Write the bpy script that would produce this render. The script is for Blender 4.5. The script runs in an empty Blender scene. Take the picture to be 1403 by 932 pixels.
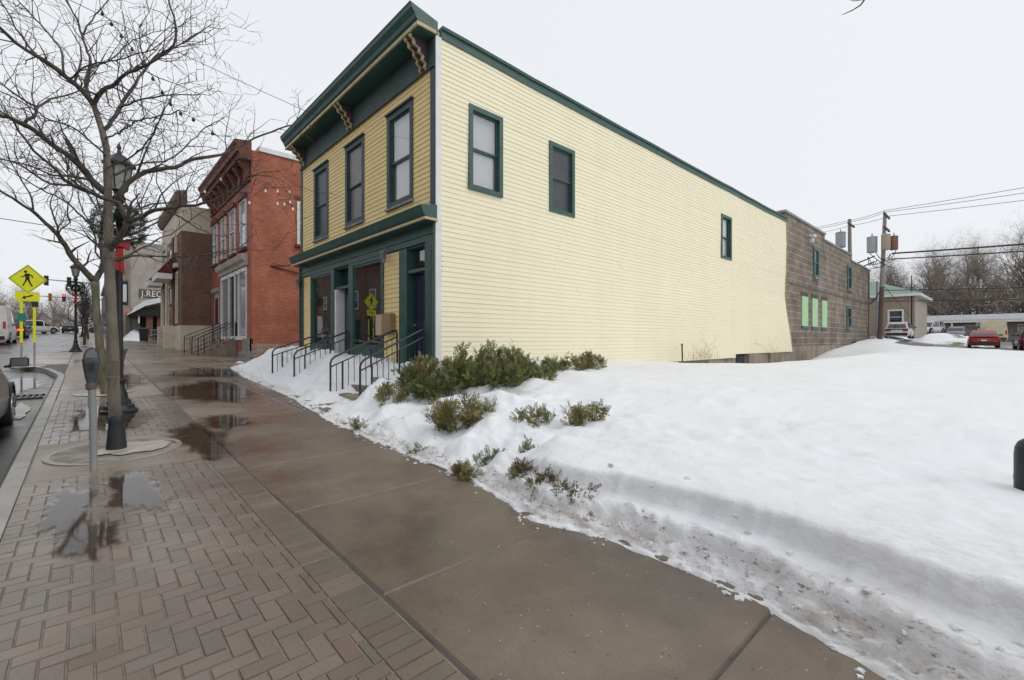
import bpy, bmesh, math, random
from mathutils import Vector, Matrix, noise
R = math.radians
V = Vector
SC = bpy.context.scene
C = SC.collection

# ---------------------------------------------------------------- camera, sky, sun, exposure
cd = bpy.data.cameras.new("camera"); cam = bpy.data.objects.new("camera", cd); C.objects.link(cam)
cam.location = (0, 0, 1.65); cam.rotation_euler = (R(90), 0, R(-42.89))
cd.sensor_width = 36; cd.lens = 16.11; cd.clip_start = 0.05; cd.clip_end = 3000
SC.camera = cam
SC.view_settings.view_transform = 'Standard'; SC.view_settings.look = 'None'
SC.view_settings.exposure = 0.10; SC.view_settings.gamma = 1; SC.view_settings.use_curve_mapping = False
SUN_EL, SUN_AZ = R(46), R(145)          # azimuth clockwise from +Y
w = bpy.data.worlds.new("World"); SC.world = w; w.use_nodes = True
nt = w.node_tree; nt.nodes.clear()
sky = nt.nodes.new("ShaderNodeTexSky"); sky.sky_type = 'NISHITA'; sky.sun_disc = False
sky.sun_elevation = SUN_EL; sky.sun_rotation = SUN_AZ; sky.dust_density = 4; sky.air_density = 1.2
hs = nt.nodes.new("ShaderNodeHueSaturation"); hs.inputs['Saturation'].default_value = 0.25
mx = nt.nodes.new("ShaderNodeMixRGB"); mx.inputs[0].default_value = 0.9
mx.inputs[2].default_value = (8.4, 8.65, 9.05, 1)      # the even cloud deck over the thin clear-sky share
bg = nt.nodes.new("ShaderNodeBackground"); bg.inputs[1].default_value = 0.1
wo = nt.nodes.new("ShaderNodeOutputWorld")
nt.links.new(sky.outputs[0], hs.inputs['Color']); nt.links.new(hs.outputs[0], mx.inputs[1])
nt.links.new(mx.outputs[0], bg.inputs[0]); nt.links.new(bg.outputs[0], wo.inputs[0])
sd = bpy.data.lights.new("sun", 'SUN'); sun = bpy.data.objects.new("sun", sd); C.objects.link(sun)
sd.energy = 0.6; sd.angle = R(35); sd.color = (1, .96, .9)
dv = V((math.sin(SUN_AZ) * math.cos(SUN_EL), math.cos(SUN_AZ) * math.cos(SUN_EL), math.sin(SUN_EL)))
sun.rotation_euler = dv.to_track_quat('Z', 'Y').to_euler()
SC.cycles.max_bounces = 6; SC.cycles.transparent_max_bounces = 12

# ---------------------------------------------------------------- helpers
def clip(x, a, b): return max(a, min(b, x))
def sm(x):
    x = clip(x, 0, 1); return x * x * (3 - 2 * x)
def interp(x, t):
    if x <= t[0][0]: return t[0][1]
    for (a, b), (c, d) in zip(t, t[1:]):
        if x <= c: return b + (d - b) * (x - a) / (c - a)
    return t[-1][1]
def nz(x, y, z=0.0): return noise.noise(V((x, y, z)))
def fbm(x, y, z=0.0, o=4): return noise.fractal(V((x, y, z)), 1.0, 2.0, o)

BASE = {}
def frame(o, a, n): return (V(o), V(a), V(n))
class MB:
    def __init__(s): s.v = []; s.f = []; s.c = []
    def quad(s, *p):
        i = len(s.v); s.v += [tuple(q) for q in p]; s.f.append(tuple(range(i, i + len(p))))
    def hexa(s, p):
        i = len(s.v); s.v += [tuple(q) for q in p]
        for q in ((3, 2, 1, 0), (4, 5, 6, 7), (0, 1, 5, 4), (1, 2, 6, 5), (2, 3, 7, 6), (3, 0, 4, 7)):
            s.f.append(tuple(i + k for k in q))
        return s
    def bx(s, x0, x1, y0, y1, z0, z1):
        return s.hexa([(x0, y0, z0), (x1, y0, z0), (x1, y1, z0), (x0, y1, z0), (x0, y0, z1), (x1, y0, z1), (x1, y1, z1), (x0, y1, z1)])
    def fb(s, F, a0, a1, z0, z1, d0, d1):
        P = lambda a, z, d: F[0] + F[1] * a + F[2] * d + V((0, 0, z))
        return s.hexa([P(a0, z0, d0), P(a1, z0, d0), P(a1, z0, d1), P(a0, z0, d1), P(a0, z1, d0), P(a1, z1, d0), P(a1, z1, d1), P(a0, z1, d1)])
    def fq(s, F, a0, a1, z0, z1, d):
        P = lambda a, z: F[0] + F[1] * a + F[2] * d + V((0, 0, z))
        s.quad(P(a0, z0), P(a1, z0), P(a1, z1), P(a0, z1)); return s
    def prism(s, pts0, pts1):
        n = len(pts0); i = len(s.v); s.v += [tuple(q) for q in pts0] + [tuple(q) for q in pts1]
        s.f.append(tuple(range(i, i + n))); s.f.append(tuple(range(i + 2 * n - 1, i + n - 1, -1)))
        for k in range(n): s.f.append((i + k, i + (k + 1) % n, i + n + (k + 1) % n, i + n + k))
        return s
    def fp(s, F, poly, a0, a1):
        """profile poly of (d, z) swept along a"""
        P = lambda a, d, z: F[0] + F[1] * a + F[2] * d + V((0, 0, z))
        return s.prism([P(a0, d, z) for d, z in poly], [P(a1, d, z) for d, z in poly])
    def plate(s, F, poly, d0, d1):
        """outline poly of (a, z) with thickness d0..d1"""
        P = lambda a, d, z: F[0] + F[1] * a + F[2] * d + V((0, 0, z))
        return s.prism([P(a, d0, z) for a, z in poly], [P(a, d1, z) for a, z in poly])
    def tube(s, pts, rad, n=6, cap=True):
        pts = [V(p) for p in pts]
        if not isinstance(rad, (list, tuple)): rad = [rad] * len(pts)
        i0 = len(s.v); up = V((0, 0, 1)); d = (pts[1] - pts[0]).normalized()
        if abs(d.z) > .95: up = V((1, 0, 0))
        u = d.cross(up).normalized()
        for k, p in enumerate(pts):
            if k == 0: t = pts[1] - pts[0]
            elif k == len(pts) - 1: t = pts[k] - pts[k - 1]
            else: t = pts[k + 1] - pts[k - 1]
            if t.length < 1e-9: t = d
            t.normalize(); u = u - t * u.dot(t)
            if u.length < 1e-6: u = t.orthogonal()
            u.normalize(); vv = t.cross(u)
            for j in range(n):
                a = 2 * math.pi * j / n
                q = p + (u * math.cos(a) + vv * math.sin(a)) * rad[k]
                s.v.append((q.x, q.y, q.z))
        for k in range(len(pts) - 1):
            a = i0 + k * n
            for j in range(n):
                s.f.append((a + j, a + (j + 1) % n, a + n + (j + 1) % n, a + n + j))
        if cap:
            s.f.append(tuple(i0 + j for j in reversed(range(n))))
            e = i0 + (len(pts) - 1) * n; s.f.append(tuple(e + j for j in range(n)))
        return s
    def lathe(s, prof, c=(0, 0, 0), n=16, axis='z', sc=(1, 1)):
        i0 = len(s.v); c = V(c)
        for r, z in prof:
            for j in range(n):
                a = 2 * math.pi * j / n; x, y = r * math.cos(a) * sc[0], r * math.sin(a) * sc[1]
                q = {'z': V((x, y, z)), 'y': V((x, z, y)), 'x': V((z, x, y))}[axis] + c
                s.v.append(tuple(q))
        for k in range(len(prof) - 1):
            a = i0 + k * n
            for j in range(n): s.f.append((a + j, a + (j + 1) % n, a + n + (j + 1) % n, a + n + j))
        s.f.append(tuple(i0 + j for j in reversed(range(n))))
        e = i0 + (len(prof) - 1) * n; s.f.append(tuple(e + j for j in range(n)))
        return s
    def build(s, name, mat, parent=None, smooth=False, fix=True, bevel=0, angle=35):
        me = bpy.data.meshes.new(name)
        off = BASE.get(parent.name) if parent else None
        vs = s.v if off is None else [(x - off[0], y - off[1], z - off[2]) for x, y, z in s.v]
        me.from_pydata(vs, [], s.f)
        if s.c:
            at = me.color_attributes.new('tint', 'FLOAT_COLOR', 'CORNER'); buf = []
            for p, c in zip(me.polygons, s.c): buf += list(c) * p.loop_total
            at.data.foreach_set('color', buf)
        if fix:
            bm = bmesh.new(); bm.from_mesh(me); bmesh.ops.recalc_face_normals(bm, faces=bm.faces)
            if bevel: bmesh.ops.bevel(bm, geom=bm.edges[:], offset=bevel, segments=2, affect='EDGES', clamp_overlap=True)
            bm.to_mesh(me); bm.free()
        me.materials.append(mat)
        if smooth:
            me.polygons.foreach_set('use_smooth', [True] * len(me.polygons)); me.set_sharp_from_angle(angle=R(angle))
        o = bpy.data.objects.new(name, me); C.objects.link(o)
        if parent:
            o.parent = parent; BASE[o.name] = off
        return o
def tag(o, label=None, cat=None, group=None, kind=None):
    if label: o['label'] = label
    if cat: o['category'] = cat
    if group: o['group'] = group
    if kind: o['kind'] = kind
    return o
def thing(name, label, cat, loc=(0, 0, 0), rz=0.0, group=None, local=False):
    o = bpy.data.objects.new(name, None); C.objects.link(o); o.empty_display_size = .2
    o.location = loc; o.rotation_euler = (0, 0, rz); BASE[o.name] = (0, 0, 0) if local else tuple(loc)
    return tag(o, label, cat, group)
KIDS = None
def copy_thing(src, loc, rz, label, group=None, scale=1.0):
    r = src.copy(); C.objects.link(r); r.location = loc; r.rotation_euler = (0, 0, rz); r.scale = (scale,) * 3
    r['label'] = label
    if group: r['group'] = group
    for ch in [o for o in C.objects if o.parent == src]:
        c = ch.copy(); C.objects.link(c); c.parent = r
        for g in [o for o in C.objects if o.parent == ch]:
            d = g.copy(); C.objects.link(d); d.parent = c
    return r

# ---------------------------------------------------------------- materials
def newmat(name):
    m = bpy.data.materials.new(name); m.use_nodes = True
    return m, m.node_tree, m.node_tree.nodes['Principled BSDF']
def pos_node(t, scale=(1, 1, 1)):
    g = t.nodes.new('ShaderNodeTexCoord'); mp = t.nodes.new('ShaderNodeMapping'); mp.inputs['Scale'].default_value = scale
    t.links.new(g.outputs['Object'], mp.inputs[0]); return mp.outputs[0]
def noise_node(t, vec, scale, detail=5, rough=.6):
    n = t.nodes.new('ShaderNodeTexNoise'); n.inputs['Scale'].default_value = scale
    n.inputs['Detail'].default_value = detail; n.inputs['Roughness'].default_value = rough
    t.links.new(vec, n.inputs['Vector']); return n.outputs['Fac']
def ramp(t, fac, stops):
    r = t.nodes.new('ShaderNodeValToRGB'); e = r.color_ramp.elements
    while len(e) < len(stops): e.new(.5)
    for k, (p, c) in enumerate(stops):
        e[k].position = p; e[k].color = (*c, 1) if isinstance(c, (tuple, list)) else (c, c, c, 1)
    t.links.new(fac, r.inputs[0]); return r.outputs[0]
def mixc(t, fac, a, b, mode='MIX'):
    m = t.nodes.new('ShaderNodeMixRGB'); m.blend_type = mode
    for i, x in enumerate((fac, a, b)):
        if hasattr(x, 'is_linked'): t.links.new(x, m.inputs[i])
        elif isinstance(x, (int, float)): m.inputs[i].default_value = x if i == 0 else (x, x, x, 1)
        else: m.inputs[i].default_value = (*x, 1)
    return m.outputs[0]
def bump_to(t, b, h, strength=.3, dist=.02):
    n = t.nodes.new('ShaderNodeBump'); n.inputs['Strength'].default_value = strength; n.inputs['Distance'].default_value = dist
    t.links.new(h, n.inputs['Height']); t.links.new(n.outputs[0], b.inputs['Normal'])
def M(name, c1, c2=None, scale=3, rough=.6, rough2=None, bump=0, bscale=40, metal=0, stretch=(1, 1, 1), spec=.5, lo=.35, hi=.65, detail=6):
    m, t, b = newmat(name)
    b.inputs['Roughness'].default_value = rough; b.inputs['Metallic'].default_value = metal; b.inputs['Specular IOR Level'].default_value = spec
    b.inputs['Base Color'].default_value = (*c1, 1)
    if c2 or rough2 is not None or bump:
        p = pos_node(t, stretch); f = noise_node(t, p, scale, detail)
        if c2: t.links.new(ramp(t, f, [(lo, c1), (hi, c2)]), b.inputs['Base Color'])
        if rough2 is not None:
            f2 = noise_node(t, p, scale * .7, 4)
            t.links.new(ramp(t, f2, [(.38, rough), (.62, rough2)]), b.inputs['Roughness'])
        if bump: bump_to(t, b, noise_node(t, p, bscale, 5), bump)
    return m
def brick_mat(name, a, b2, mortar, bw=.215, bh=.072, mw=.008, var=.5, rough=.85, dirt=.3, offset=.5):
    m, t, b = newmat(name); b.inputs['Roughness'].default_value = rough
    g = t.nodes.new('ShaderNodeTexCoord'); sx = t.nodes.new('ShaderNodeSeparateXYZ'); t.links.new(g.outputs['Object'], sx.inputs[0])
    ad = t.nodes.new('ShaderNodeMath'); ad.operation = 'ADD'; t.links.new(sx.outputs[0], ad.inputs[0]); t.links.new(sx.outputs[1], ad.inputs[1])
    cb = t.nodes.new('ShaderNodeCombineXYZ'); t.links.new(ad.outputs[0], cb.inputs[0]); t.links.new(sx.outputs[2], cb.inputs[1])
    k = t.nodes.new('ShaderNodeTexBrick'); k.offset = offset
    k.inputs['Scale'].default_value = 1; k.inputs['Brick Width'].default_value = bw; k.inputs['Row Height'].default_value = bh
    k.inputs['Mortar Size'].default_value = mw; k.inputs['Mortar Smooth'].default_value = .2; k.inputs['Bias'].default_value = 0
    for n, c in (('Color1', a), ('Color2', b2), ('Mortar', mortar)): k.inputs[n].default_value = (*c, 1)
    t.links.new(cb.outputs[0], k.inputs['Vector'])
    p = pos_node(t); f = noise_node(t, p, .8, 6, .65)
    col = mixc(t, dirt, k.outputs['Color'], ramp(t, f, [(.3, .25), (.7, 1.6)]), 'MULTIPLY')
    f3 = noise_node(t, p, 14, 4)
    col = mixc(t, .35, col, ramp(t, f3, [(.3, .55), (.7, 1.4)]), 'MULTIPLY')
    t.links.new(col, b.inputs['Base Color'])
    inv = t.nodes.new('ShaderNodeMath'); inv.operation = 'SUBTRACT'; inv.inputs[0].default_value = 1; t.links.new(k.outputs['Fac'], inv.inputs[1])
    bump_to(t, b, inv.outputs[0], .5, .012)
    return m
def glass_mat(name, tint=(1, 1, 1), base=.1, rough=.0):
    m = bpy.data.materials.new(name); m.use_nodes = True; t = m.node_tree; t.nodes.clear()
    o = t.nodes.new('ShaderNodeOutputMaterial'); mi = t.nodes.new('ShaderNodeMixShader')
    tr = t.nodes.new('ShaderNodeBsdfTransparent'); tr.inputs[0].default_value = (*tint, 1)
    gl = t.nodes.new('ShaderNodeBsdfGlossy'); gl.inputs['Roughness'].default_value = rough; gl.inputs['Color'].default_value = (.95, .97, 1, 1)
    fr = t.nodes.new('ShaderNodeLayerWeight'); pw = t.nodes.new('ShaderNodeMath'); pw.operation = 'POWER'; pw.inputs[1].default_value = 4
    mr = t.nodes.new('ShaderNodeMapRange'); mr.inputs['To Min'].default_value = base; mr.inputs['To Max'].default_value = 1
    t.links.new(fr.outputs['Facing'], pw.inputs[0]); t.links.new(pw.outputs[0], mr.inputs[0]); t.links.new(mr.outputs[0], mi.inputs[0])
    t.links.new(tr.outputs[0], mi.inputs[1]); t.links.new(gl.outputs[0], mi.inputs[2]); t.links.new(mi.outputs[0], o.inputs[0])
    return m
def tint_mat(name, rough=.7, rough2=None, bump=0, scale=.8, var=.35, spec=.5):
    """base colour of each piece comes from its own tint"""
    m, t, b = newmat(name); a = t.nodes.new('ShaderNodeVertexColor'); a.layer_name = 'tint'
    p = pos_node(t); f = noise_node(t, p, scale, 6)
    t.links.new(mixc(t, var, a.outputs[0], ramp(t, f, [(.3, .45), (.7, 1.5)]), 'MULTIPLY'), b.inputs['Base Color'])
    b.inputs['Roughness'].default_value = rough; b.inputs['Specular IOR Level'].default_value = spec
    if rough2 is not None:
        f2 = noise_node(t, p, scale * 1.3, 4); t.links.new(ramp(t, f2, [(.4, rough), (.62, rough2)]), b.inputs['Roughness'])
    if bump: bump_to(t, b, noise_node(t, p, 60, 4), bump, .01)
    return m
MAT = dict(
    siding=M('pale_yellow_siding', (.89, .828, .605), (.855, .79, .57), .9, .5, bump=.05, bscale=8, stretch=(1.5, 1.5, .16), lo=.3, hi=.72),
    clap=M('ochre_clapboard', (.84, .66, .32), (.76, .58, .27), 2.5, .6, bump=.1, bscale=20, stretch=(1, .3, 3)),
    green=M('dark_green_paint', (.026, .075, .062), (.04, .10, .085), 3, .45, bump=.06, bscale=25),
    greend=M('weathered_green_paint', (.03, .06, .058), (.055, .085, .085), 2.2, .6, bump=.15, bscale=25, lo=.4, hi=.7),
    greysill=M('weathered_sill_paint', (.12, .14, .14), (.3, .3, .28), 8, .7, bump=.2),
    cream=M('cream_trim_paint', (.56, .46, .25), (.42, .34, .19), 6, .55),
    purple=M('plum_paint', (.055, .03, .045), (.09, .05, .06), 5, .6),
    white=M('white_trim_paint', (.78, .78, .76), (.68, .68, .66), 3, .5),
    navy=M('navy_door_paint', (.018, .02, .055), (.026, .029, .075), 4, .35),
    black=M('black_iron', (.012, .012, .014), (.025, .024, .024), 12, .42, bump=.08, bscale=60),
    rail=M('black_rail_paint', (.02, .021, .026), (.035, .035, .04), 10, .35),
    dark=M('dark_interior', (.02, .02, .022), (.03, .03, .03), 2, .9),
    wood_in=M('interior_floor_boards', (.12, .08, .05), (.16, .11, .07), 3, .6),
    blind=M('window_blind', (.62, .63, .64), (.56, .57, .58), 30, .7, stretch=(.2, .2, 3)),
    curtain=M('grey_curtain', (.30, .29, .30), (.22, .21, .22), 5, .85, stretch=(8, 8, .3)),
    screen=M('insect_screen', (.045, .047, .058), (.06, .06, .07), 3, .45), mesh=M('grey_window_mesh', (.15, .135, .13), (.2, .185, .18), 2, .4),
    brick=brick_mat('red_painted_brick', (.47, .135, .07), (.33, .082, .045), (.46, .25, .18), .2, .068, .008, dirt=.45),
    brickf=M('rose_painted_masonry', (.34, .10, .075), (.27, .08, .06), 1.5, .7, bump=.2, bscale=60),
    brickd=M('oxblood_trim', (.10, .03, .022), (.17, .055, .04), 4, .7, bump=.15),
    brown=brick_mat('brown_brick', (.19, .085, .058), (.12, .058, .042), (.24, .17, .14), .21, .075, .009, dirt=.4),
    brown2=brick_mat('russet_brick', (.2, .085, .055), (.15, .06, .04), (.22, .16, .13), .21, .075, .009),
    stone=M('cream_stone', (.66, .59, .48), (.54, .48, .39), 1.5, .8, bump=.2, bscale=25),
    stucco=M('grey_stucco', (.46, .42, .37), (.31, .285, .25), .9, .9, bump=.25, bscale=20, detail=9, lo=.3, hi=.72),
    block=brick_mat('concrete_block', (.16, .128, .098), (.215, .175, .135), (.38, .345, .30), 1.3, .4, .02, dirt=.6, offset=.37),
    found=M('stained_concrete', (.34, .29, .23), (.2, .165, .13), 1.4, .9, bump=.3, bscale=18, stretch=(1, 1, .4)),
    lightgreen=M('pale_green_board', (.42, .66, .38), (.37, .6, .34), 3, .6),
    teal=M('teal_frame_paint', (.06, .13, .12), (.09, .17, .16), 4, .6),
    tan=M('tan_vinyl', (.35, .285, .215), (.30, .245, .185), 2, .7, stretch=(8, 8, .2)),
    tanl=M('pale_tan_vinyl', (.42, .38, .335), (.36, .33, .29), 2, .7, stretch=(8, 8, .2)),
    metalroof=M('green_metal_roof', (.15, .255, .205), (.185, .29, .24), 1, .45),
    glass=glass_mat('window_glass', base=.16),
    shopglass=glass_mat('shop_glass', (.7, .72, .72), .20),
    fglass=M('far_glass', (.02, .024, .03), rough=.04, spec=1.0),
    fglassl=M('far_pale_glass', (.22, .24, .27), (.32, .34, .38), 1.2, .08, spec=1.0),
    bark=M('grey_bark', (.085, .07, .055), (.235, .20, .16), 8, .9, bump=.6, bscale=30, stretch=(1, 1, .35), lo=.3, hi=.7),
    barkm=M('mossy_bark', (.11, .10, .06), (.2, .18, .13), 7, .9, bump=.6, bscale=30, stretch=(1, 1, .35)),
    limb=M('limb_bark', (.06, .048, .038), (.125, .105, .083), 9, .9, bump=.5, bscale=30, stretch=(1, 1, .5)),
    twig=M('twig_bark', (.045, .036, .03), (.085, .07, .06), 6, .9),
    ftwig=M('hazed_twig_bark', (.20, .165, .135), (.29, .245, .205), .4, .95),  # bark of distant trees, paled so the colour itself carries the haze
    guard=M('black_trunk_guard', (.012, .015, .018), (.02, .025, .028), 8, .5),
    galv=M('galvanised_steel', (.35, .36, .36), (.45, .46, .45), 10, .45, metal=.7, bump=.05),
    pipe=M('weathered_steel_post', (.26, .28, .27), (.34, .35, .33), 8, .5, metal=.3, stretch=(1, 1, .2)),
    meter=M('dark_meter_enamel', (.035, .038, .045), (.05, .054, .06), 14, .4),
    meterglass=M('meter_window', (.13, .14, .155), rough=.08, spec=.9),
    signy=M('fluorescent_sign_yellow', (.80, .82, .01), rough=.4),
    signk=M('sign_black', (.01, .01, .01), rough=.5),
    signg=M('green_sign_sheet', (.01, .22, .16), rough=.5),
    red=M('red_bow_cloth', (.42, .012, .02), (.3, .008, .015), 12, .6),
    awning=M('maroon_awning', (.13, .012, .022), (.10, .01, .018), 2, .8),
    wreath=tint_mat('wreath_needles', .7, scale=6), leaf=tint_mat('shrub_needles', .65, scale=3, var=.5),
    pole=M('creosote_pole', (.085, .06, .045), (.15, .115, .09), 5, .9, bump=.4, bscale=20, stretch=(1, 1, .15)),
    poleg=M('grey_weathered_pole', (.24, .22, .2), (.32, .3, .27), 5, .9, stretch=(1, 1, .15)),
    can=M('transformer_grey', (.30, .33, .34), (.36, .39, .4), 3, .5), canr=M('rusty_transformer', (.18, .08, .05), (.26, .14, .09), 4, .7),
    cant=M('faded_tan_transformer', (.36, .30, .22), (.42, .36, .28), 4, .6),
    wire=M('cable_black', (.03, .03, .034), rough=.6),
    rubber=M('tyre_rubber', (.012, .012, .012), (.02, .02, .02), 20, .8), rim=M('alloy_rim', (.42, .43, .45), rough=.3, metal=.8),
    carglass=M('car_glass', (.012, .015, .018), rough=.03, spec=1.0), tail=M('tail_lamp_lens', (.45, .012, .01), rough=.15),
    lamp_w=M('lamp_lens', (.6, .62, .64), rough=.12), trimk=M('black_car_trim', (.015, .015, .016), rough=.45),
    plate=M('licence_plate', (.75, .73, .6), rough=.4),
    cgrey=M('taupe_car_paint', (.22, .205, .19), (.2, .185, .17), 2, .22, metal=.5),
    cwhite=M('white_car_paint', (.72, .72, .71), (.6, .59, .57), 3, .28), cred=M('red_car_paint', (.34, .012, .012), (.28, .012, .012), 3, .22),
    cdark=M('dark_car_paint', (.02, .022, .028), rough=.25), cblue=M('slate_car_paint', (.16, .19, .23), (.3, .32, .34), 3, .35),
    cmar=M('maroon_car_paint', (.12, .012, .03), rough=.25), cbeige=M('cream_van_paint', (.66, .59, .42), (.6, .53, .38), 2, .4),
    board=M('wet_board', (.10, .08, .065), (.17, .14, .115), 6, .7, bump=.3), box=M('brown_box_board', (.26, .17, .085), (.3, .2, .1), 5, .6), tanbox=M('tan_panel_board', (.5, .41, .26), (.44, .36, .23), 4, .7),
    bulb=M('frosted_bulb', (.85, .85, .83), rough=.2), lampglass=M('lamp_pane', (.24, .24, .225), (.32, .32, .30), 4, .3),
    pinkw=M('motel_wood', (.36, .22, .12), (.3, .18, .1), 3, .7), motelw=M('motel_wall', (.24, .21, .19), (.3, .27, .24), 2, .8),
    dry=M('dry_stalk', (.3, .2, .11), (.4, .28, .16), 8, .9), asph=M('wet_asphalt', (.06, .058, .056), (.10, .096, .092), .8, .10, .38, bump=.25, bscale=60),
    curb=M('curb_concrete', (.30, .285, .26), (.42, .40, .375), 2.5, .45, .7, bump=.2, bscale=40),
    redlamp=None)

# ---------------------------------------------------------------- ground levels
def sz(y):
    """sidewalk level along the street: 3 % climb, then a crest"""
    y = max(y, -60)
    if y < 90: return .03 * y
    d = y - 90
    if d < 25: return 2.7 + .03 * d - .0006 * d * d
    return 3.075 - .006 * (d - 25)
def lot(x, y):
    return .45 + .010 * (clip(x, 3.5, 110) - 3.5) + .055 * clip(y, -4, 8.9) * sm((x - 3.4) / 5) + .5 * sm((x - 48) / 25) * sm((y - 1) / 5) + .3 * sm((x - 42) / 10) * sm((y - 5) / 3)
def ditch(x, y):
    return 1.12 * math.exp(-((x - 30) / (11 if x < 31 else 9)) ** 2) * sm((y - 4.2) / 4.2) if x > 7 else 0.0
def ground_z(x, y):
    w_ = sm((x - 3.5) / 8) * (1 - sm((y - 9) / 12))
    return (sz(clip(y, -60, 260)) - .34) * (1 - w_) + (lot(x, y) - ditch(x, y) - .28) * w_
def curb_x(y):
    return interp(y, [(19.3, -.63), (20.2, -.72), (22.4, -1.05), (24.6, -1.95), (26, -2.2), (31.5, -2.2), (33.4, -1.6), (35, -.63)])

def grid_mesh(name, xs, ys, fz, mat, keep=None, smooth=True):
    mb = MB(); nx = len(xs)
    for y in ys:
        for x in xs: mb.v.append((x, y, fz(x, y)))
    for j in range(len(ys) - 1):
        for i in range(nx - 1):
            if keep and not keep((xs[i] + xs[i + 1]) / 2, (ys[j] + ys[j + 1]) / 2): continue
            a = j * nx + i; mb.f.append((a, a + 1, a + nx + 1, a + nx))
    return mb.build(name, mat, smooth=smooth, fix=False, angle=180)
def frange(a, b, s):
    n = max(1, round((b - a) / s)); return [a + (b - a) * k / n for k in range(n + 1)]

gm = M('wintry_ground', (.62, .62, .62), (.12, .10, .075), .05, .9, bump=.3, bscale=2, lo=.42, hi=.62, detail=8)
gx = [-900, -500, -300, -150, -80] + frange(-50, 130, 5) + [180, 300, 500, 900]
gy = [-500, -250, -120] + frange(-60, 160, 5) + [200, 300, 500, 900, 1500]
tag(grid_mesh('ground', gx, gy, ground_z, gm), kind='structure')

# road
def road_z(x, y): return sz(y) - .13 + .02 * clip(-x - 1, 0, 4) * .25
o = grid_mesh('road', [-16, -12, -8, -5, -3, -2, -1.2, -.6], frange(-20, 140, 2), road_z, MAT['asph']); tag(o, kind='structure')
# far pavement on the other side of the road
o = grid_mesh('far_pavement', [-24, -20, -16], frange(-20, 130, 4), lambda x, y: sz(y) + .0, MAT['curb']); tag(o, kind='structure')

# wet concrete of the walkway
def conc():
    m, t, b = newmat('wet_concrete'); p = pos_node(t)
    a = t.nodes.new('ShaderNodeVertexColor'); a.layer_name = 'tint'
    f = noise_node(t, p, .55, 7, .62); g = noise_node(t, p, 3.2, 6); s = noise_node(t, p, 170, 2)
    c = mixc(t, .75, a.outputs[0], ramp(t, f, [(.38, .66), (.475, .92), (.60, 1.32)]), 'MULTIPLY')
    c = mixc(t, .5, c, ramp(t, g, [(.3, .75), (.7, 1.25)]), 'MULTIPLY')
    c = mixc(t, .55, c, ramp(t, s, [(.3, .6), (.5, 1), (.75, 1.55)]), 'MULTIPLY')
    for sc_, off_, colr, keep in ((13, 0, (.45, .42, .38), .90), (9, 3.7, (.045, .036, .03), .84)):
        vo = t.nodes.new('ShaderNodeTexVoronoi'); vo.inputs['Scale'].default_value = sc_; vo.voronoi_dimensions = '2D'
        mp_ = t.nodes.new('ShaderNodeMapping'); mp_.inputs['Location'].default_value = (off_, off_, 0); t.links.new(p, mp_.inputs[0]); t.links.new(mp_.outputs[0], vo.inputs['Vector'])
        sc2 = t.nodes.new('ShaderNodeSeparateColor'); t.links.new(vo.outputs['Color'], sc2.inputs[0])
        k_ = mixc(t, 1.0, ramp(t, vo.outputs['Distance'], [(.045, .8), (.075, 0.0)]), ramp(t, sc2.outputs[0], [(keep, 0.0), (keep + .02, 1.0)]), 'MULTIPLY')
        c = mixc(t, k_, c, colr)
    t.links.new(c, b.inputs['Base Color'])
    t.links.new(ramp(t, f, [(.38, .14), (.56, .45)]), b.inputs['Roughness'])
    b.inputs['Specular IOR Level'].default_value = .4
    bump_to(t, b, s, .18, .006); return m
MAT['conc'] = conc()
base = MB()
ys = frange(-20, 19, 1) + frange(19.3, 36, .3)[0:] + frange(37, 140, 1.5)
for y0, y1 in zip(ys, ys[1:]):
    base.quad((curb_x(y0) - .02, y0, sz(y0) - .014), (6.2, y0, sz(y0) - .014), (6.2, y1, sz(y1) - .014), (curb_x(y1) - .02, y1, sz(y1) - .014))
tag(base.build('pavement_bed', M('joint_grit', (.05, .043, .036), (.09, .078, .068), 5, .6, bump=.3), fix=False), kind='structure')
mb = MB()
for y0, y1 in zip(frange(-2.2, 13.2, .7), frange(-2.2, 13.2, .7)[1:]):
    mb.quad((-.47, y0, sz(y0) - .0085), (1.325, y0, sz(y0) - .0085), (1.325, y1, sz(y1) - .0085), (-.47, y1, sz(y1) - .0085))
tag(mb.build('paving_bed', M('jointing_sand', (.17, .14, .112), (.28, .24, .2), 7, .5, bump=.3), fix=False), kind='structure')
rng = random.Random(4)
slab = MB()
def add_slab(x0, x1, y0, y1, tint, g=.006, e=.01):
    Z = lambda y: sz(y)
    X0, X1, Y0, Y1 = x0 + g, x1 - g, y0 + g, y1 - g
    dz = rng.uniform(-.003, .003)
    i = len(slab.v)
    for (x, y, d) in ((X0, Y0, -.014), (X1, Y0, -.014), (X1, Y1, -.014), (X0, Y1, -.014), (X0 + e, Y0 + e, dz), (X1 - e, Y0 + e, dz), (X1 - e, Y1 - e, dz), (X0 + e, Y1 - e, dz)):
        slab.v.append((x, y, Z(y) + d))
    for q in ((4, 5, 6, 7), (0, 1, 5, 4), (1, 2, 6, 5), (2, 3, 7, 6), (3, 0, 4, 7)):
        slab.f.append(tuple(i + k for k in q)); slab.c.append((*tint, 1))
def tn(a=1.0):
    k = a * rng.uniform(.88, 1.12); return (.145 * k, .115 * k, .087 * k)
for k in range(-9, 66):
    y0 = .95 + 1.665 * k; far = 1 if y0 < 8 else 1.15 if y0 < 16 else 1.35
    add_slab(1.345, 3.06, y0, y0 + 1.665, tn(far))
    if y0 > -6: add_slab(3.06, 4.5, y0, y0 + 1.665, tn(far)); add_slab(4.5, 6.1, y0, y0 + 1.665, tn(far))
add_slab(-.47, 1.33, 6.72, 8.62, tn(1.55))
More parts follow.
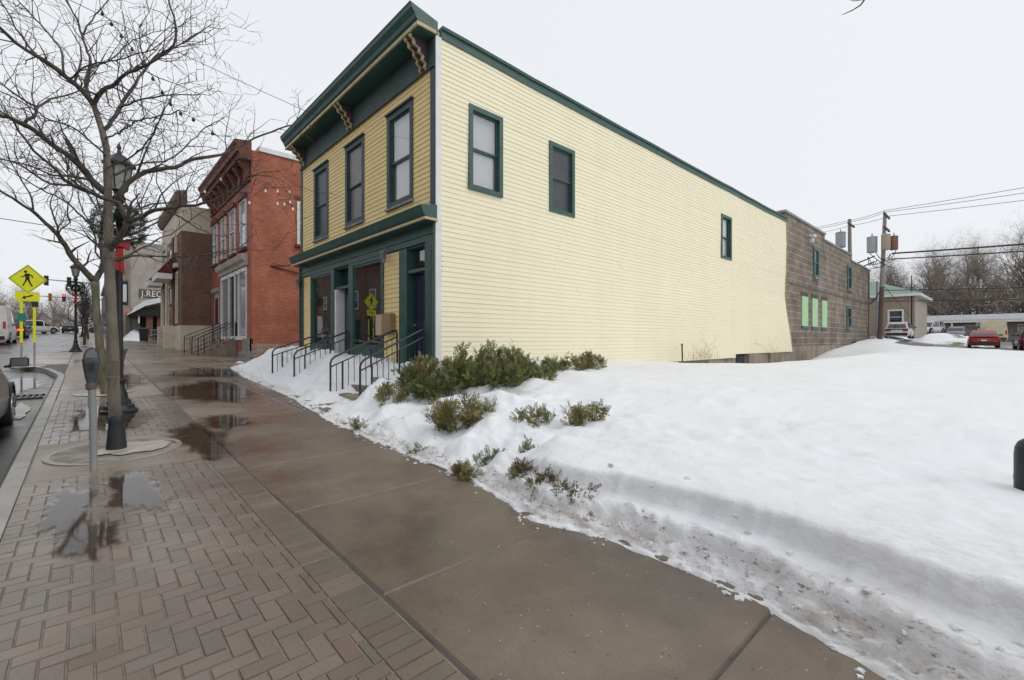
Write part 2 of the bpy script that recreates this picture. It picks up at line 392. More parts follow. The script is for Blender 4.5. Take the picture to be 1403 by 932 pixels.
for y0, y1 in ((13.2, 15.2), (15.2, 17.4), (17.4, 19.6)): add_slab(-.47, 1.33, y0, y1, tn(1.5))
for k in range(55):
    y0 = 19.6 + 2 * k
    add_slab(-.5, 1.33, y0, y0 + 2, tn(1.55))
    if 23 < y0 < 32: add_slab(-2.02, -.5, y0 + (.9 if y0 < 25 else 0), y0 + 2, tn(1.6))
tag(slab.build('sidewalk', MAT['conc'], fix=False), kind='structure')
# unit pavers, herringbone with a soldier course along the walkway
pv = MB(); W = .100
PAL = [(.165, .137, .113), (.157, .134, .112), (.172, .14, .115), (.155, .136, .115), (.176, .14, .114), (.166, .132, .108)]
def paver(x0, x1, y0, y1, tone=1.0, pal=None):
    g = .003; e = .004; dz = rng.uniform(-.0015, .0015); c = rng.choice(pal or PAL); k = rng.uniform(.9, 1.12) * tone
    c = (c[0] * k * 1.03, c[1] * k * .975, c[2] * k * .93, 1); x0 += g; x1 -= g; y0 += g; y1 -= g
    if x1 - x0 < .02 or y1 - y0 < .02: return
    i = len(pv.v); tx, ty = rng.uniform(-.0012, .0012), rng.uniform(-.0012, .0012)
    for (x, y, d) in ((x0, y0, -.009), (x1, y0, -.009), (x1, y1, -.009), (x0, y1, -.009), (x0 + e, y0 + e, dz - tx - ty), (x1 - e, y0 + e, dz + tx - ty), (x1 - e, y1 - e, dz + tx + ty), (x0 + e, y1 - e, dz - tx + ty)):
        pv.v.append((x, y, sz(y) + d))
    for q in ((4, 5, 6, 7), (0, 1, 5, 4), (1, 2, 6, 5), (2, 3, 7, 6), (3, 0, 4, 7)):
        pv.f.append(tuple(i + k2 for k2 in q)); pv.c.append(c)
def herring(xa, xb, ya, yb):
    for i in range(-130, 130):
        for j in range(-60, 60):
            ox, oy = (i + 4 * j) * W, -i * W
            for (a, b, c, d) in ((0, 2, 0, 1), (2, 3, 0, 2)):
                x0, x1, y0, y1 = xa + ox + a * W, xa + ox + b * W, 5 + oy + c * W, 5 + oy + d * W
                x0, x1, y0, y1 = max(x0, xa), min(x1, xb), max(y0, ya), min(y1, yb)
                if x1 - x0 > .03 and y1 - y0 > .03: paver(x0, x1, y0, y1)
GREYS = [(.14, .124, .10), (.15, .13, .106), (.134, .12, .098), (.156, .132, .108)]
for ya, yb in ((-2.2, 6.72), (8.62, 13.2)):
    herring(-.47, 1.08, ya, yb)
    y = ya
    while y < yb - .05:
        paver(1.08, 1.32, y, min(y + W, yb), 1, GREYS); y += W
tag(pv.build('paving', tint_mat('wet_pavers', .06, .32, .25, .7, .45, .55), fix=False), kind='structure')
# kerb
kb = MB(); KW = .16
for y0, y1 in zip(ys, ys[1:]):
    a, b = curb_x(y0), curb_x(y1)
    kb.hexa([(a, y0, sz(y0) - .3), (a + KW - .004, y0, sz(y0) - .3), (b + KW - .004, y1, sz(y1) - .3), (b, y1, sz(y1) - .3),
             (a + .015, y0, sz(y0) + .004), (a + KW - .004, y0, sz(y0) + .004), (b + KW - .004, y1, sz(y1) + .004), (b + .015, y1, sz(y1) + .004)])
tag(kb.build('kerb', MAT['curb']), kind='structure')

# tree pit: dirt and ice disc with a concrete ring, set in the pale pad
def film(mb, cx, cy, rx, ry, dz, seed, amp=.3, rot=0.0, n=56, m=14):
    """a film of water: rings of faces whose tint runs from 1 in the middle to 0 at the rim (its depth)"""
    i = len(mb.v); mb.v.append((cx, cy, sz(cy) + dz))
    for j in range(1, m + 1):
        for k in range(n):
            a = 2 * math.pi * k / n; r = (1 + amp * fbm(math.cos(a) * 1.5 + seed, math.sin(a) * 1.5, seed, 3)) * j / m * 1.25
            x, y = r * rx * math.cos(a), r * ry * math.sin(a)
            x, y = x * math.cos(rot) - y * math.sin(rot), x * math.sin(rot) + y * math.cos(rot)
            mb.v.append((cx + x, cy + y, sz(cy + y) + dz))
    for k in range(n): mb.f.append((i, i + 1 + k, i + 1 + (k + 1) % n)); mb.c.append((1, 1, 1, 1))
    for j in range(1, m):
        b = i + 1 + (j - 1) * n; q = 1 - j / m
        for k in range(n): mb.f.append((b + k, b + n + k, b + n + (k + 1) % n, b + (k + 1) % n)); mb.c.append((q, q, q, 1))
def blob(mb, cx, cy, rx, ry, dz, seed, n=48, amp=.2, rot=0.0):
    i = len(mb.v); mb.v.append((cx, cy, sz(cy) + dz))
    for k in range(n):
        a = 2 * math.pi * k / n; r = 1 + amp * fbm(math.cos(a) * 1.5 + seed, math.sin(a) * 1.5, seed, 3)
        x, y = r * rx * math.cos(a), r * ry * math.sin(a)
        x, y = x * math.cos(rot) - y * math.sin(rot), x * math.sin(rot) + y * math.cos(rot)
        mb.v.append((cx + x, cy + y, sz(cy + y) + dz))
    for k in range(n): mb.f.append((i, i + 1 + k, i + 1 + (k + 1) % n))
mb = MB(); blob(mb, .29, 7.75, .62, .62, .008, 1, amp=.0)
tag(mb.build('tree_pit', M('pit_dirt', (.16, .13, .10), (.33, .30, .26), 5, .6, bump=.5, bscale=30)), kind='structure')
mb = MB()
for k in range(64):
    a0, a1 = 2 * math.pi * k / 64, 2 * math.pi * (k + 1) / 64
    P = lambda a, r, d: (.29 + r * math.cos(a), 7.75 + r * math.sin(a), sz(7.75 + r * math.sin(a)) + d)
    mb.hexa([P(a0, .61, -.01), P(a1, .61, -.01), P(a1, .68, -.01), P(a0, .68, -.01), P(a0, .615, .012), P(a1, .615, .012), P(a1, .675, .012), P(a0, .675, .012)])
tag(mb.build('tree_pit_ring', M('wet_ring_concrete', (.2, .18, .155), (.3, .275, .24), 3, .3)), kind='structure')
icem = M('dirty_ice', (.5, .46, .42), (.36, .32, .28), 6, .35, .6, bump=.5, bscale=22)
mb = MB(); blob(mb, .45, 7.72, .42, .3, .022, 7, amp=.5, rot=.3); blob(mb, .3, 14.0, .55, .4, .012, 3, amp=.5)
tag(mb.build('ice', icem), kind='stuff')
# standing water
def water():
    m = bpy.data.materials.new('standing_water'); m.use_nodes = True; t = m.node_tree; t.nodes.clear()
    o = t.nodes.new('ShaderNodeOutputMaterial'); mi = t.nodes.new('ShaderNodeMixShader')
    tr = t.nodes.new('ShaderNodeBsdfTransparent'); tr.inputs[0].default_value = (.68, .6, .52, 1)
    gl = t.nodes.new('ShaderNodeBsdfGlossy'); gl.inputs['Roughness'].default_value = .05
    fr = t.nodes.new('ShaderNodeFresnel'); fr.inputs[0].default_value = 1.65
    a = t.nodes.new('ShaderNodeVertexColor'); a.layer_name = 'tint'; p = pos_node(t); f = noise_node(t, p, 3.3, 7, .7)
    ad = t.nodes.new('ShaderNodeMath'); ad.operation = 'ADD'; t.links.new(a.outputs[0], ad.inputs[0]); t.links.new(f, ad.inputs[1])
    dep = ramp(t, ad.outputs[0], [(.80, 0.0), (1.02, 1.0)])
    ml = t.nodes.new('ShaderNodeMath'); ml.operation = 'MULTIPLY'; t.links.new(dep, ml.inputs[0]); t.links.new(fr.outputs[0], ml.inputs[1])
    t.links.new(mixc(t, dep, (1, 1, 1), (.93, .89, .85)), tr.inputs[0])
    t.links.new(ml.outputs[0], mi.inputs[0]); t.links.new(tr.outputs[0], mi.inputs[1]); t.links.new(gl.outputs[0], mi.inputs[2]); t.links.new(mi.outputs[0], o.inputs[0])
    return m
MAT['water'] = water()
mb = MB()
film(mb, 2.25, 13.4, .95, 2.6, .008, 11, .25); film(mb, 1.2, 7.9, .4, 1.2, .010, 5, .5)
film(mb, .36, 5.75, .26, .85, .009, 21, .6, .1); film(mb, -.12, 5.6, .2, .95, .0095, 23, .6, -.05); film(mb, .02, 4.7, .2, .45, .010, 29, .6)
film(mb, .3, 10.6, .7, 1.9, .009, 27, .4); film(mb, 1.75, 9.0, .35, .9, .0105, 35, .5); film(mb, 3.0, 18.5, 1.2, 2.0, .0085, 39, .4); film(mb, .6, 17.2, .8, 2.6, .009, 41, .4)
tag(mb.build('puddle', MAT['water'], fix=False), kind='structure')
mb = MB(); film(mb, -1.45, 18.2, .6, 3.2, -.118, 31, .35); film(mb, -1.25, 11, .35, 2.4, -.118, 33, .6)
tag(mb.build('gutter_water', MAT['water'], fix=False), kind='structure')
slush = M('grey_slush', (.55, .53, .50), (.3, .27, .24), 3, .5, bump=.5, bscale=18)
mb = MB()
for k, (x, y, rx, ry) in enumerate(((-.98, 12.8, .16, 1.1), (-1.05, 8.6, .18, .8), (-2.9, 23.6, .9, .35))): blob(mb, x, y, rx, ry, -.113, 40 + k, amp=.6)
tag(mb.build('slush', slush, fix=False), kind='stuff')

# ---------------------------------------------------------------- snow
def edge(y):
    e = interp(y, [(-3, 2.6), (.3, 2.80), (1, 3.04), (1.8, 3.05), (2.25, 3.0), (2.8, 2.8), (3.25, 2.92), (4.1, 3.07), (6.5, 3.04), (8.1, 3.1), (11, 3.42), (15.5, 3.57), (19.7, 3.95), (22, 4.6)])
    return e + .05 * nz(y * 2.1, 3.3) + .035 * nz(y * 6, 1.7) + .03 * nz(y * 16, 4.1) * (1 if nz(y * 1.7, 9) > -.1 else .35)
QS = [(0, -.03), (.012, .05), (.045, .07), (.06, .015), (.075, .10), (.12, .15), (.17, .21), (.19, .38), (.215, .50), (.25, .535), (.35, .56), (.40, .61), (.42, .80), (.44, .93), (.475, .98), (.6, 1.0)]
QG = [(0, -.03), (.012, .04), (.045, .05), (.06, .0), (.08, .09), (.28, .2), (.5, .38), (.8, .62), (1.2, .82), (1.8, 1)]
MOUNDS = [(4.55, 6.45, .2, .34), (4.9, 5.7, .18, .4), (4.0, 4.75, .16, .3), (3.55, 4.75, .13, .22), (3.6, 6.3, .15, .3), (4.2, 8.5, .2, .35), (3.75, 7.2, .14, .25), (5.3, 5.3, .15, .45), (3.5, 5.55, .12, .2), (4.2, 4.1, .1, .25), (6.6, 6.4, .14, .4), (8.0, 6.6, .12, .5), (3.45, 3.9, .12, .18), (3.8, 3.35, .1, .25), (4.5, 11.3, .2, .4), (4.2, 12.4, .18, .35), (4.3, 16.2, .2, .5), (4.9, 17.6, .16, .5), (3.9, 10.9, .12, .25)]
PRINTS = []
_r = random.Random(31)
for (ax, ay), (bx2, by2), n_ in (((4.4, 2.6), (8.8, .4), 8), ((4.6, -.2), (7.8, 3.6), 7), ((6.4, 5.2), (10.4, 2.2), 7)):
    for k_ in range(n_):
        f_ = k_ / (n_ - 1); PRINTS.append((ax + (bx2 - ax) * f_ + _r.gauss(0, .06) + .12 * (k_ % 2), ay + (by2 - ay) * f_ + _r.gauss(0, .06) + .12 * (k_ % 2)))
def snow_z(x, y):
    s0 = sz(y); p = x - edge(y); p += (.07 * nz(x * 1.2, y * 1.1, 5) + .035 * nz(x * 3, y * 3, 6) + .018 * nz(x * 8, y * 8, 7)) * sm((p - .16) / .12)
    k = sm((y - 2.9) / 1.3)
    q = interp(p, QS) * (1 - k) * (1 if p > .09 else clip(.55 + 1.9 * nz(y * 8, x * 6, 2), -.7, 1.5)) + interp(p, QG) * k
    L = lot(x, y) + .02
    crest = .05 * math.exp(-((p - .95) / .5) ** 2) * (1 - k)
    fr = sm((y - 8.2) / 1.0)
    if fr > 0:
        Hf = s0 + (.72 * sm((x - 3.0) / 2.2) + .08) * (1 - sm((y - 18.5) / 3.2)) - .1 * sm((y - 18.5) / 2)
        tr = math.exp(-((y - 9.7) / .75) ** 2) * (1 - sm((x - 4.2) / 1.4))
        Hf = Hf * (1 - tr * .85) + (s0 + .03) * tr * .85
        t2 = math.exp(-((y - 14.1) / .6) ** 2) * (1 - sm((x - 4.0) / 1.2)); Hf -= .12 * t2
        L = L * (1 - fr) + Hf * fr
    z = s0 * (1 - q) + L * q + crest * q if p > 0 else s0 - .02 + p * .6
    a = sm(p / .3)
    lump = .5 * fbm(x * 1.9, y * 1.9, 2, 4)
    amp = (.20 * (k * (1 - sm((p - 2.2) / 2)) + .12) + .10 * fr) if x < 12 else .02
    z += a * amp * lump * (1 - .75 * (1 - k) * (1 - sm((p - .6) / .5))) + a * .012 * fbm(x * 5, y * 5, 7, 3) * (1 if x < 9 else .3)
    if x < 11:
        for mx_, my_, mh, mr in MOUNDS:
            d2 = ((x - mx_) ** 2 + (y - my_) ** 2) / mr ** 2
            if d2 < 6: z += mh * math.exp(-d2)
        for mx_, my_ in PRINTS:
            d2 = ((x - mx_) / .13) ** 2 + ((y - my_) / .17) ** 2
            if d2 < 7: z += -.055 * math.exp(-d2) + .018 * math.exp(-(math.sqrt(d2) - 1.6) ** 2 * 3)
    if x < 14:
        z += sm((p - .7) / .6) * (.13 * fbm(x * .7 + y * .3, y * .3 - x * .12, 12, 4) + .03 * abs(fbm(x * 2.6, y * 1.6, 14, 3)) + .010 * fbm(x * 9, y * 7, 15, 2) * sm((9 - x) / 4))
    z += sm((p - .06) / .06) * (1 - sm((p - .2) / .12)) * (.06 * fbm(x * 8, y * 6, 9, 4) + .05 * (abs(nz(x * 13, y * 11, 6)) - .25))
    if x > 7:
        z -= ditch(x, y)
        z += .05 * fbm(x * .35, y * .5, 4, 3) + .10 * math.exp(-((x - 47) / 4) ** 2 - ((y - 6.8) / 1.5) ** 2)
        z -= .5 * sm((x - 49) / 1.6) * (1 - sm((y - 5.8) / 1.2))
    return z
def snow_mat():
    m, t, b = newmat('old_snow'); p = pos_node(t)
    a = t.nodes.new('ShaderNodeVertexColor'); a.layer_name = 'tint'
    f = noise_node(t, pos_node(t, (1.3, .35, 1.3)), 4.5, 8, .72); f2 = noise_node(t, pos_node(t, (1.2, .6, 1.2)), 19, 6, .75); f4 = noise_node(t, p, .5, 5)
    sp = t.nodes.new('ShaderNodeSeparateColor'); t.links.new(a.outputs[0], sp.inputs[0])
    grime = mixc(t, 1.0, sp.outputs[0], ramp(t, f, [(.42, .12), (.68, 1.0)]), 'MULTIPLY')
    grit = mixc(t, 1.0, sp.outputs[1], ramp(t, f2, [(.56, 0.0), (.64, 1.0)]), 'MULTIPLY')
    soot = mixc(t, 1.0, ramp(t, f4, [(.5, 0.0), (.66, .4)]), ramp(t, f2, [(.45, 0.0), (.6, 1.0)]), 'MULTIPLY')
    c = mixc(t, grime, (.84, .855, .875), (.40, .345, .29))
    c = mixc(t, grit, c, (.14, .105, .08)); c = mixc(t, soot, c, (.6, .55, .51))
    t.links.new(c, b.inputs['Base Color']); b.inputs['Roughness'].default_value = .65
    b.inputs['Specular IOR Level'].default_value = .25
    h = noise_node(t, p, 9, 10, .72); bump_to(t, b, h, .55, .045); return m
xs = frange(2.2, 2.7, .12)[:-1] + frange(2.7, 3.75, .0125)[:-1] + frange(3.75, 4.4, .03)[:-1] + frange(4.4, 6, .05)[:-1] + frange(6, 12, .15)[:-1] + frange(12, 62, .7)
yy = [-60, -30, -16, -10, -7] + frange(-5, -1, .2)[:-1] + frange(-1, 6, .03)[:-1] + frange(6, 8.86, .05)[:-1] + [8.86, 8.9] + frange(8.96, 22.6, .07)
snow_o = grid_mesh('snow', xs, yy, snow_z, snow_mat(), keep=lambda x, y: not (x > 5.92 and y > 8.9) and not (x > 5.95 and y > 8.95))
me = snow_o.data; at = me.color_attributes.new('tint', 'FLOAT_COLOR', 'POINT'); buf = []
for v_ in me.vertices:
    x, y = v_.co.x, v_.co.y
    if x > 9: buf += [.02, 0, 0, 1]; continue
    p = x - edge(y); ns = .5 + .5 * nz(x * .8, y * .8, 8)
    g = math.exp(-((p - .13) / .10) ** 2) * (1.0 if y < 8 else .45) + .22 * math.exp(-((p - .38) / .13) ** 2) * (y < 4) + .12 * math.exp(-((p - 1.6) / 1.0) ** 2) * ns * (y < 2.5)
    g = max(g, .95 * (p < .19) * (p > .06) * (y < 8))
    gr_ = math.exp(-((p - .16) / .10) ** 2) * (1.0 if y < 7 else .3)
    buf += [clip(g + (.12 if p < .1 else 0), 0, 1), gr_, 0, 1]
at.data.foreach_set('color', buf)
tag(snow_o, kind='stuff')
# broken snow and ice lumps along the foot of the cut
lm_ = MB(); _r = random.Random(17); SNOWM = snow_o.data.materials[0]
ICO = bmesh.new(); bmesh.ops.create_icosphere(ICO, subdivisions=2, radius=1); ICO.verts.ensure_lookup_table()
IV = [v_.co.copy() for v_ in ICO.verts]; IF = [tuple(v_.index for v_ in f_.verts) for f_ in ICO.faces]; ICO.free()
for k in range(330):
    y = _r.uniform(-1.0, 7.5) if _r.random() < .75 else _r.uniform(9, 19); p = abs(_r.gauss(.0, .2)) if _r.random() < .8 else -_r.uniform(0, .12); x = edge(y) + p
    s = _r.uniform(.005, .022) * (2.2 if _r.random() < .1 and p > .05 else 1); b0 = len(lm_.v); sd_ = _r.uniform(0, 99); zz = max(snow_z(x, y), sz(y))
    sx_, sy_, sz_ = _r.uniform(.7, 1.5), _r.uniform(.7, 1.5), _r.uniform(.5, .9)
    for q in IV:
        d = 1 + .9 * nz(q.x * 1.9 + sd_, q.y * 1.9, q.z * 1.9); lm_.v.append((x + q.x * s * sx_ * d, y + q.y * s * sy_ * d, zz + q.z * s * sz_ * d + s * .15))
    lm_.f += [tuple(b0 + i_ for i_ in f_) for f_ in IF]
tag(lm_.build('snow_lumps', M('lump_snow', (.5, .47, .44), (.8, .81, .83), 8, .6, bump=.4, bscale=60), smooth=True, fix=False), kind='stuff')
# car park tarmac behind the lot
def lot_asph(x, y): return lot(x, y) - .05
tag(grid_mesh('car_park', frange(48, 112, 4), [-60, -40, -25] + frange(-16, 20, 2), lot_asph, M('car_park_tarmac', (.13, .12, .115), (.32, .31, .30), .35, .5, .7, bump=.2, lo=.4, hi=.7)), kind='structure')

# ---------------------------------------------------------------- building helpers
BR = random.Random(12)
def siding(mb, F, a0, a1, z0, z1, holes=(), course=.117, lap=.014, flare=None, da=None, butt=None):
    """lap siding: tilted courses, split round the openings"""
    fl = flare or (lambda a, z: 0.0)
    P = lambda a, z, d: F[0] + F[1] * a + F[2] * (d + fl(a, z)) + V((0, 0, z))
    z = z0
    while z < z1 - 1e-4:
        zt = min(z + course, z1)
        cuts = sorted({z, zt} | {h for o in holes for h in (o[2], o[3]) if z + 1e-4 < h < zt - 1e-4})
        for zb, ze in zip(cuts, cuts[1:]):
            segs = [(a0, a1)]
            for o in holes:
                if o[2] < ze - 1e-5 and o[3] > zb + 1e-5:
                    ns = []
                    for s0, s1 in segs:
                        if o[1] <= s0 or o[0] >= s1: ns.append((s0, s1)); continue
                        if o[0] > s0: ns.append((s0, o[0]))
                        if o[1] < s1: ns.append((o[1], s1))
                    segs = ns
            d0 = lap * (1 - (zb - z) / course) + .004; d1 = lap * (1 - (ze - z) / course) + .004
            for s0, s1 in segs:
                k = max(1, int((s1 - s0) / da)) if da else 1
                st_ = [s0 + (s1 - s0) * q / k for q in range(k + 1)]
                if butt:
                    o_ = BR.uniform(0, butt) if zb == z else o_
                    st_ = sorted(set(st_) | {x for x in (a0 + o_ + butt * q for q in range(12)) if s0 + .05 < x < s1 - .05})
                base0, base1 = d0, d1
                for b0, b1 in zip(st_, st_[1:]):
                    if butt: e_ = .0028 * (int((b0 - a0 - o_ + 1e-4) // butt) % 2); d0, d1 = base0 + e_, base1 + e_
                    mb.quad(P(b0, zb, d0), P(b1, zb, d0), P(b1, ze, d1), P(b0, ze, d1))
                    if zb == z: mb.quad(P(b0, z, .004), P(b1, z, .004), P(b1, z, d0), P(b0, z, d0))
        z = zt
def window(parent, F, a0, a1, z0, z1, cw=.11, case='green', sash='green', pane='glass', behind=None, sill='greysill', proud=.035, hood=True, split=.5, depth=.13, zb=0.0):
    """a double-hung window set in a hole; (a0..z1) is the casing's outline"""
    m = MB(); i0, i1, j0, j1 = a0 + cw, a1 - cw, z0 + cw * .9, z1 - cw
    m.fb(F, a0, i0, z0, z1, -.10, proud); m.fb(F, i1, a1, z0, z1, -.10, proud)
    m.fb(F, i0, i1, j1, z1, -.10, proud - .002); m.fb(F, i0, i1, z0, j0, -.10, proud - .002)
    if hood: m.fb(F, a0 - .03, a1 + .03, z1, z1 + .035, .0, proud + .05)
    f = m.build('window', MAT[case], parent)
    s = MB(); sw = .045; mid = j0 + (j1 - j0) * split
    s.fb(F, i0, i0 + sw, mid, j1, -.055, -.02); s.fb(F, i1 - sw, i1, mid, j1, -.055, -.02)
    s.fb(F, i0 + sw, i1 - sw, j1 - sw, j1, -.055, -.02); s.fb(F, i0 + sw, i1 - sw, mid, mid + sw * .8, -.055, -.02)
    s.fb(F, i0, i0 + sw, j0, mid, -.09, -.06); s.fb(F, i1 - sw, i1, j0, mid, -.09, -.06)
    s.fb(F, i0 + sw, i1 - sw, j0, j0 + sw * 1.5, -.09, -.06); s.fb(F, i0 + sw, i1 - sw, mid - sw, mid - .002, -.09, -.06)
    s.build('sash', MAT[sash], f)
    g = MB(); g.fq(F, i0 + sw, i1 - sw, mid + sw * .8, j1 - sw, -.037); g.fq(F, i0 + sw, i1 - sw, j0 + sw, mid - sw, -.075)
    g.build('pane', MAT[pane], f, fix=False)
    if sill:
        q = MB(); q.fb(F, a0 - .02, a1 + .02, z0 - .06, z0, .0, proud + .045); q.build('sill', MAT[sill], f)
    if behind == 'blind':
        b = MB(); z = j0 + zb
        while z < j1: b.fp(F, [(-.135, z), (-.115, z + .003), (-.12, z + .024), (-.14, z + .021)], i0 + .01, i1 - .01); z += .027
        b.build('blind', MAT['blind'], f)
    elif behind:
        b = MB(); n = 22
        for k in range(n):
            u0, u1 = i0 + (i1 - i0) * k / n, i0 + (i1 - i0) * (k + 1) / n; dd = (-.12, -.14)
            P = lambda a, z, d: F[0] + F[1] * a + F[2] * d + V((0, 0, z))
            b.quad(P(u0, j0, dd[k % 2]), P(u1, j0, dd[(k + 1) % 2]), P(u1, j1, dd[(k + 1) % 2]), P(u0, j1, dd[k % 2]))
        b.build('curtain' if behind == 'curtain' else 'screen', MAT[behind], f, fix=False)
    return f
def flatwin(parent, F, a0, a1, z0, z1, frame='white', pane='fglass', cw=.08, d=.0, sill=None, mull=True, proud=.05, name='window'):
    """window of a farther house: frame proud of the wall, pane set back inside it"""
    m = MB(); m.fb(F, a0, a0 + cw, z0, z1, d + .003, d + proud); m.fb(F, a1 - cw, a1, z0, z1, d + .003, d + proud)
    m.fb(F, a0 + cw, a1 - cw, z1 - cw, z1, d + .003, d + proud - .002); m.fb(F, a0 + cw, a1 - cw, z0, z0 + cw, d + .003, d + proud - .002)
    if mull: m.fb(F, a0 + cw, a1 - cw, (z0 + z1) / 2 - .03, (z0 + z1) / 2 + .03, d + .003, d + proud - .012)
    f = m.build(name, MAT[frame], parent)
    g = MB(); g.fb(F, a0 + cw, a1 - cw, z0 + cw, z1 - cw, d + .002, d + .014); g.build('pane', MAT[pane], f)
    if sill: q = MB(); q.fb(F, a0 - .1, a1 + .1, z0 - .14, z0, d, d + proud + .1); q.build('sill', MAT[sill], f)
    return f
def rough_stack(items, name, mat, parent, **k):
    m = MB()
    for it in items: m.bx(*it)
    return m.build(name, mat, parent, **k)

# ---------------------------------------------------------------- the yellow shop house
YB = thing('clapboard_building', 'two storey yellow clapboard shop house with green cornice and navy doors', 'building', (5.87, 8.9, .2))
FF = frame((5.87, 0, 0), (0, 1, 0), (-1, 0, 0)); FS = frame((0, 8.9, 0), (1, 0, 0), (0, -1, 0))
X1 = 30.35
side_w = [(6.80, 7.90, 5.33, 7.40), (9.70, 10.82, 5.34, 7.36), (21.28, 22.44, 5.42, 7.44)]
front_w = [(9.85, 11.17, 5.10, 7.55), (12.54, 13.84, 5.10, 7.55), (15.2, 16.5, 5.10, 7.55)]
flare = lambda a, z: .40 * sm((a - 19) / 11.6) ** 1.5 * clip((4.2 - z) / 3.3, 0, 1) + .035 * fbm(a * .25, z * .4, 3, 2) + .05 * sm((a - 14) / 16) * sm((z - 4) / 3)
inner = lambda o, c: (o[0] + c, o[1] - c, o[2] + c * .9, o[3] - c)
m = MB(); siding(m, FS, 6.0, X1, .80, 8.64, [inner(o, .06) for o in side_w] + [(22.9, 40, .5, .97)], .117, .015, flare, .8, 3.7)
m.build('side_wall', MAT['siding'], YB, fix=False)
m = MB(); siding(m, FF, 9.06, 17.66, 4.62, 7.95, [inner(o, .06) for o in front_w], .122, .014)
siding(m, FF, 10.52, 11.36, .8, 3.93, (), .122, .014); siding(m, FF, 16.78, 17.56, .8, 3.93, (), .122, .014)
m.build('front_wall', MAT['clap'], YB, fix=False)
m = MB(); m.bx(5.9, 30.3, 17.6, 17.8, .3, 8.6); m.bx(30.1, 30.3, 8.93, 17.6, .3, 8.6)
m.bx(5.8, 30.35, 8.93, 17.8, 8.66, 8.78); m.build('rear_shell', MAT['siding'], YB)
m = MB(); m.bx(6.05, 30, 8.95, 17.6, .85, .98); m.bx(6.0, 30, 8.95, 17.6, 4.45, 4.62); m.bx(9.2, 9.3, 9.0, 17.6, .98, 4.45); m.bx(12, 12.1, 9.0, 17.6, 4.62, 8.6)
m.build('interior', MAT['wood_in'], YB)
m = MB(); m.fb(FS, 5.87 - .02, 6.005, .55, 8.62, .0, .045); m.build('corner_board', MAT['white'], YB)
for a_, b_ in ((8.86, 9.06), (17.66, 17.82)): m = MB(); m.fb(FF, a_, b_, 4.70, 8.6, .0, .04); m.build('corner_trim', MAT['greend'], YB)
m = MB()
for k in range(24):
    a, b = 6.0 + (X1 - 6.0) * k / 24, 6.0 + (X1 - 6.0) * (k + 1) / 24
    sag = lambda x: -.03 * math.sin((x - 6) / 24.3 * math.pi) + .012 * fbm(x * .6, 2, 1, 2)
    za, zb_ = sag(a), sag(b); fa, fb_ = flare(a, 8.6), flare(b, 8.6)
    Q = lambda x, d, z: (x, 8.9 - d, z)
    m.hexa([Q(a, -.02 + fa, 8.62 + za), Q(b, -.02 + fb_, 8.62 + zb_), Q(b, .045 + fb_, 8.62 + zb_), Q(a, .045 + fa, 8.62 + za),
            Q(a, -.02 + fa, 8.80 + za), Q(b, -.02 + fb_, 8.80 + zb_), Q(b, .055 + fb_, 8.80 + zb_), Q(a, .055 + fa, 8.80 + za)])
    m.hexa([Q(a, -.3 + fa, 8.802 + za), Q(b, -.3 + fb_, 8.802 + zb_), Q(b, .10 + fb_, 8.802 + zb_), Q(a, .10 + fa, 8.802 + za),
            Q(a, -.3 + fa, 8.87 + za), Q(b, -.3 + fb_, 8.87 + zb_), Q(b, .11 + fb_, 8.87 + zb_), Q(a, .11 + fa, 8.87 + za)])
m.build('eave_trim', MAT['green'], YB)
# far end trim leaning out with the buckled sheathing
m = MB(); zs_ = frange(.97, 8.62, .5)
for a, b in zip(zs_, zs_[1:]):
    m.hexa([(X1, 8.9 - d - flare(X1, z), z) for z, d in ((a, 0),)] + [(X1 + .07, 8.9 - flare(X1, a), a), (X1 + .07, 8.86 - flare(X1, a), a), (X1, 8.86 - flare(X1, a), a),
            (X1, 8.9 - flare(X1, b), b), (X1 + .07, 8.9 - flare(X1, b), b), (X1 + .07, 8.86 - flare(X1, b), b), (X1, 8.86 - flare(X1, b), b)])
    m.quad((X1, 8.9, a), (X1, 8.87 - flare(X1, a), a), (X1, 8.87 - flare(X1, b), b), (X1, 8.9, b))
m.build('end_trim', MAT['cream'], YB)
m = MB(); m.bx(22.9, 24.4, 8.95, 9.2, -.1, .965); m.bx(24.4, 27, 8.74, 9.2, -.1, .965); m.bx(27, 30.3, 8.58, 9.2, -.1, .965); m.bx(6.0, 22.9, 8.94, 9.2, .1, .82)
m.build('foundation', MAT['found'], YB)
m = MB(); m.bx(23.2, 24.2, 8.90, 8.97, .1, .9); m.build('cellar_opening', MAT['dark'], YB)
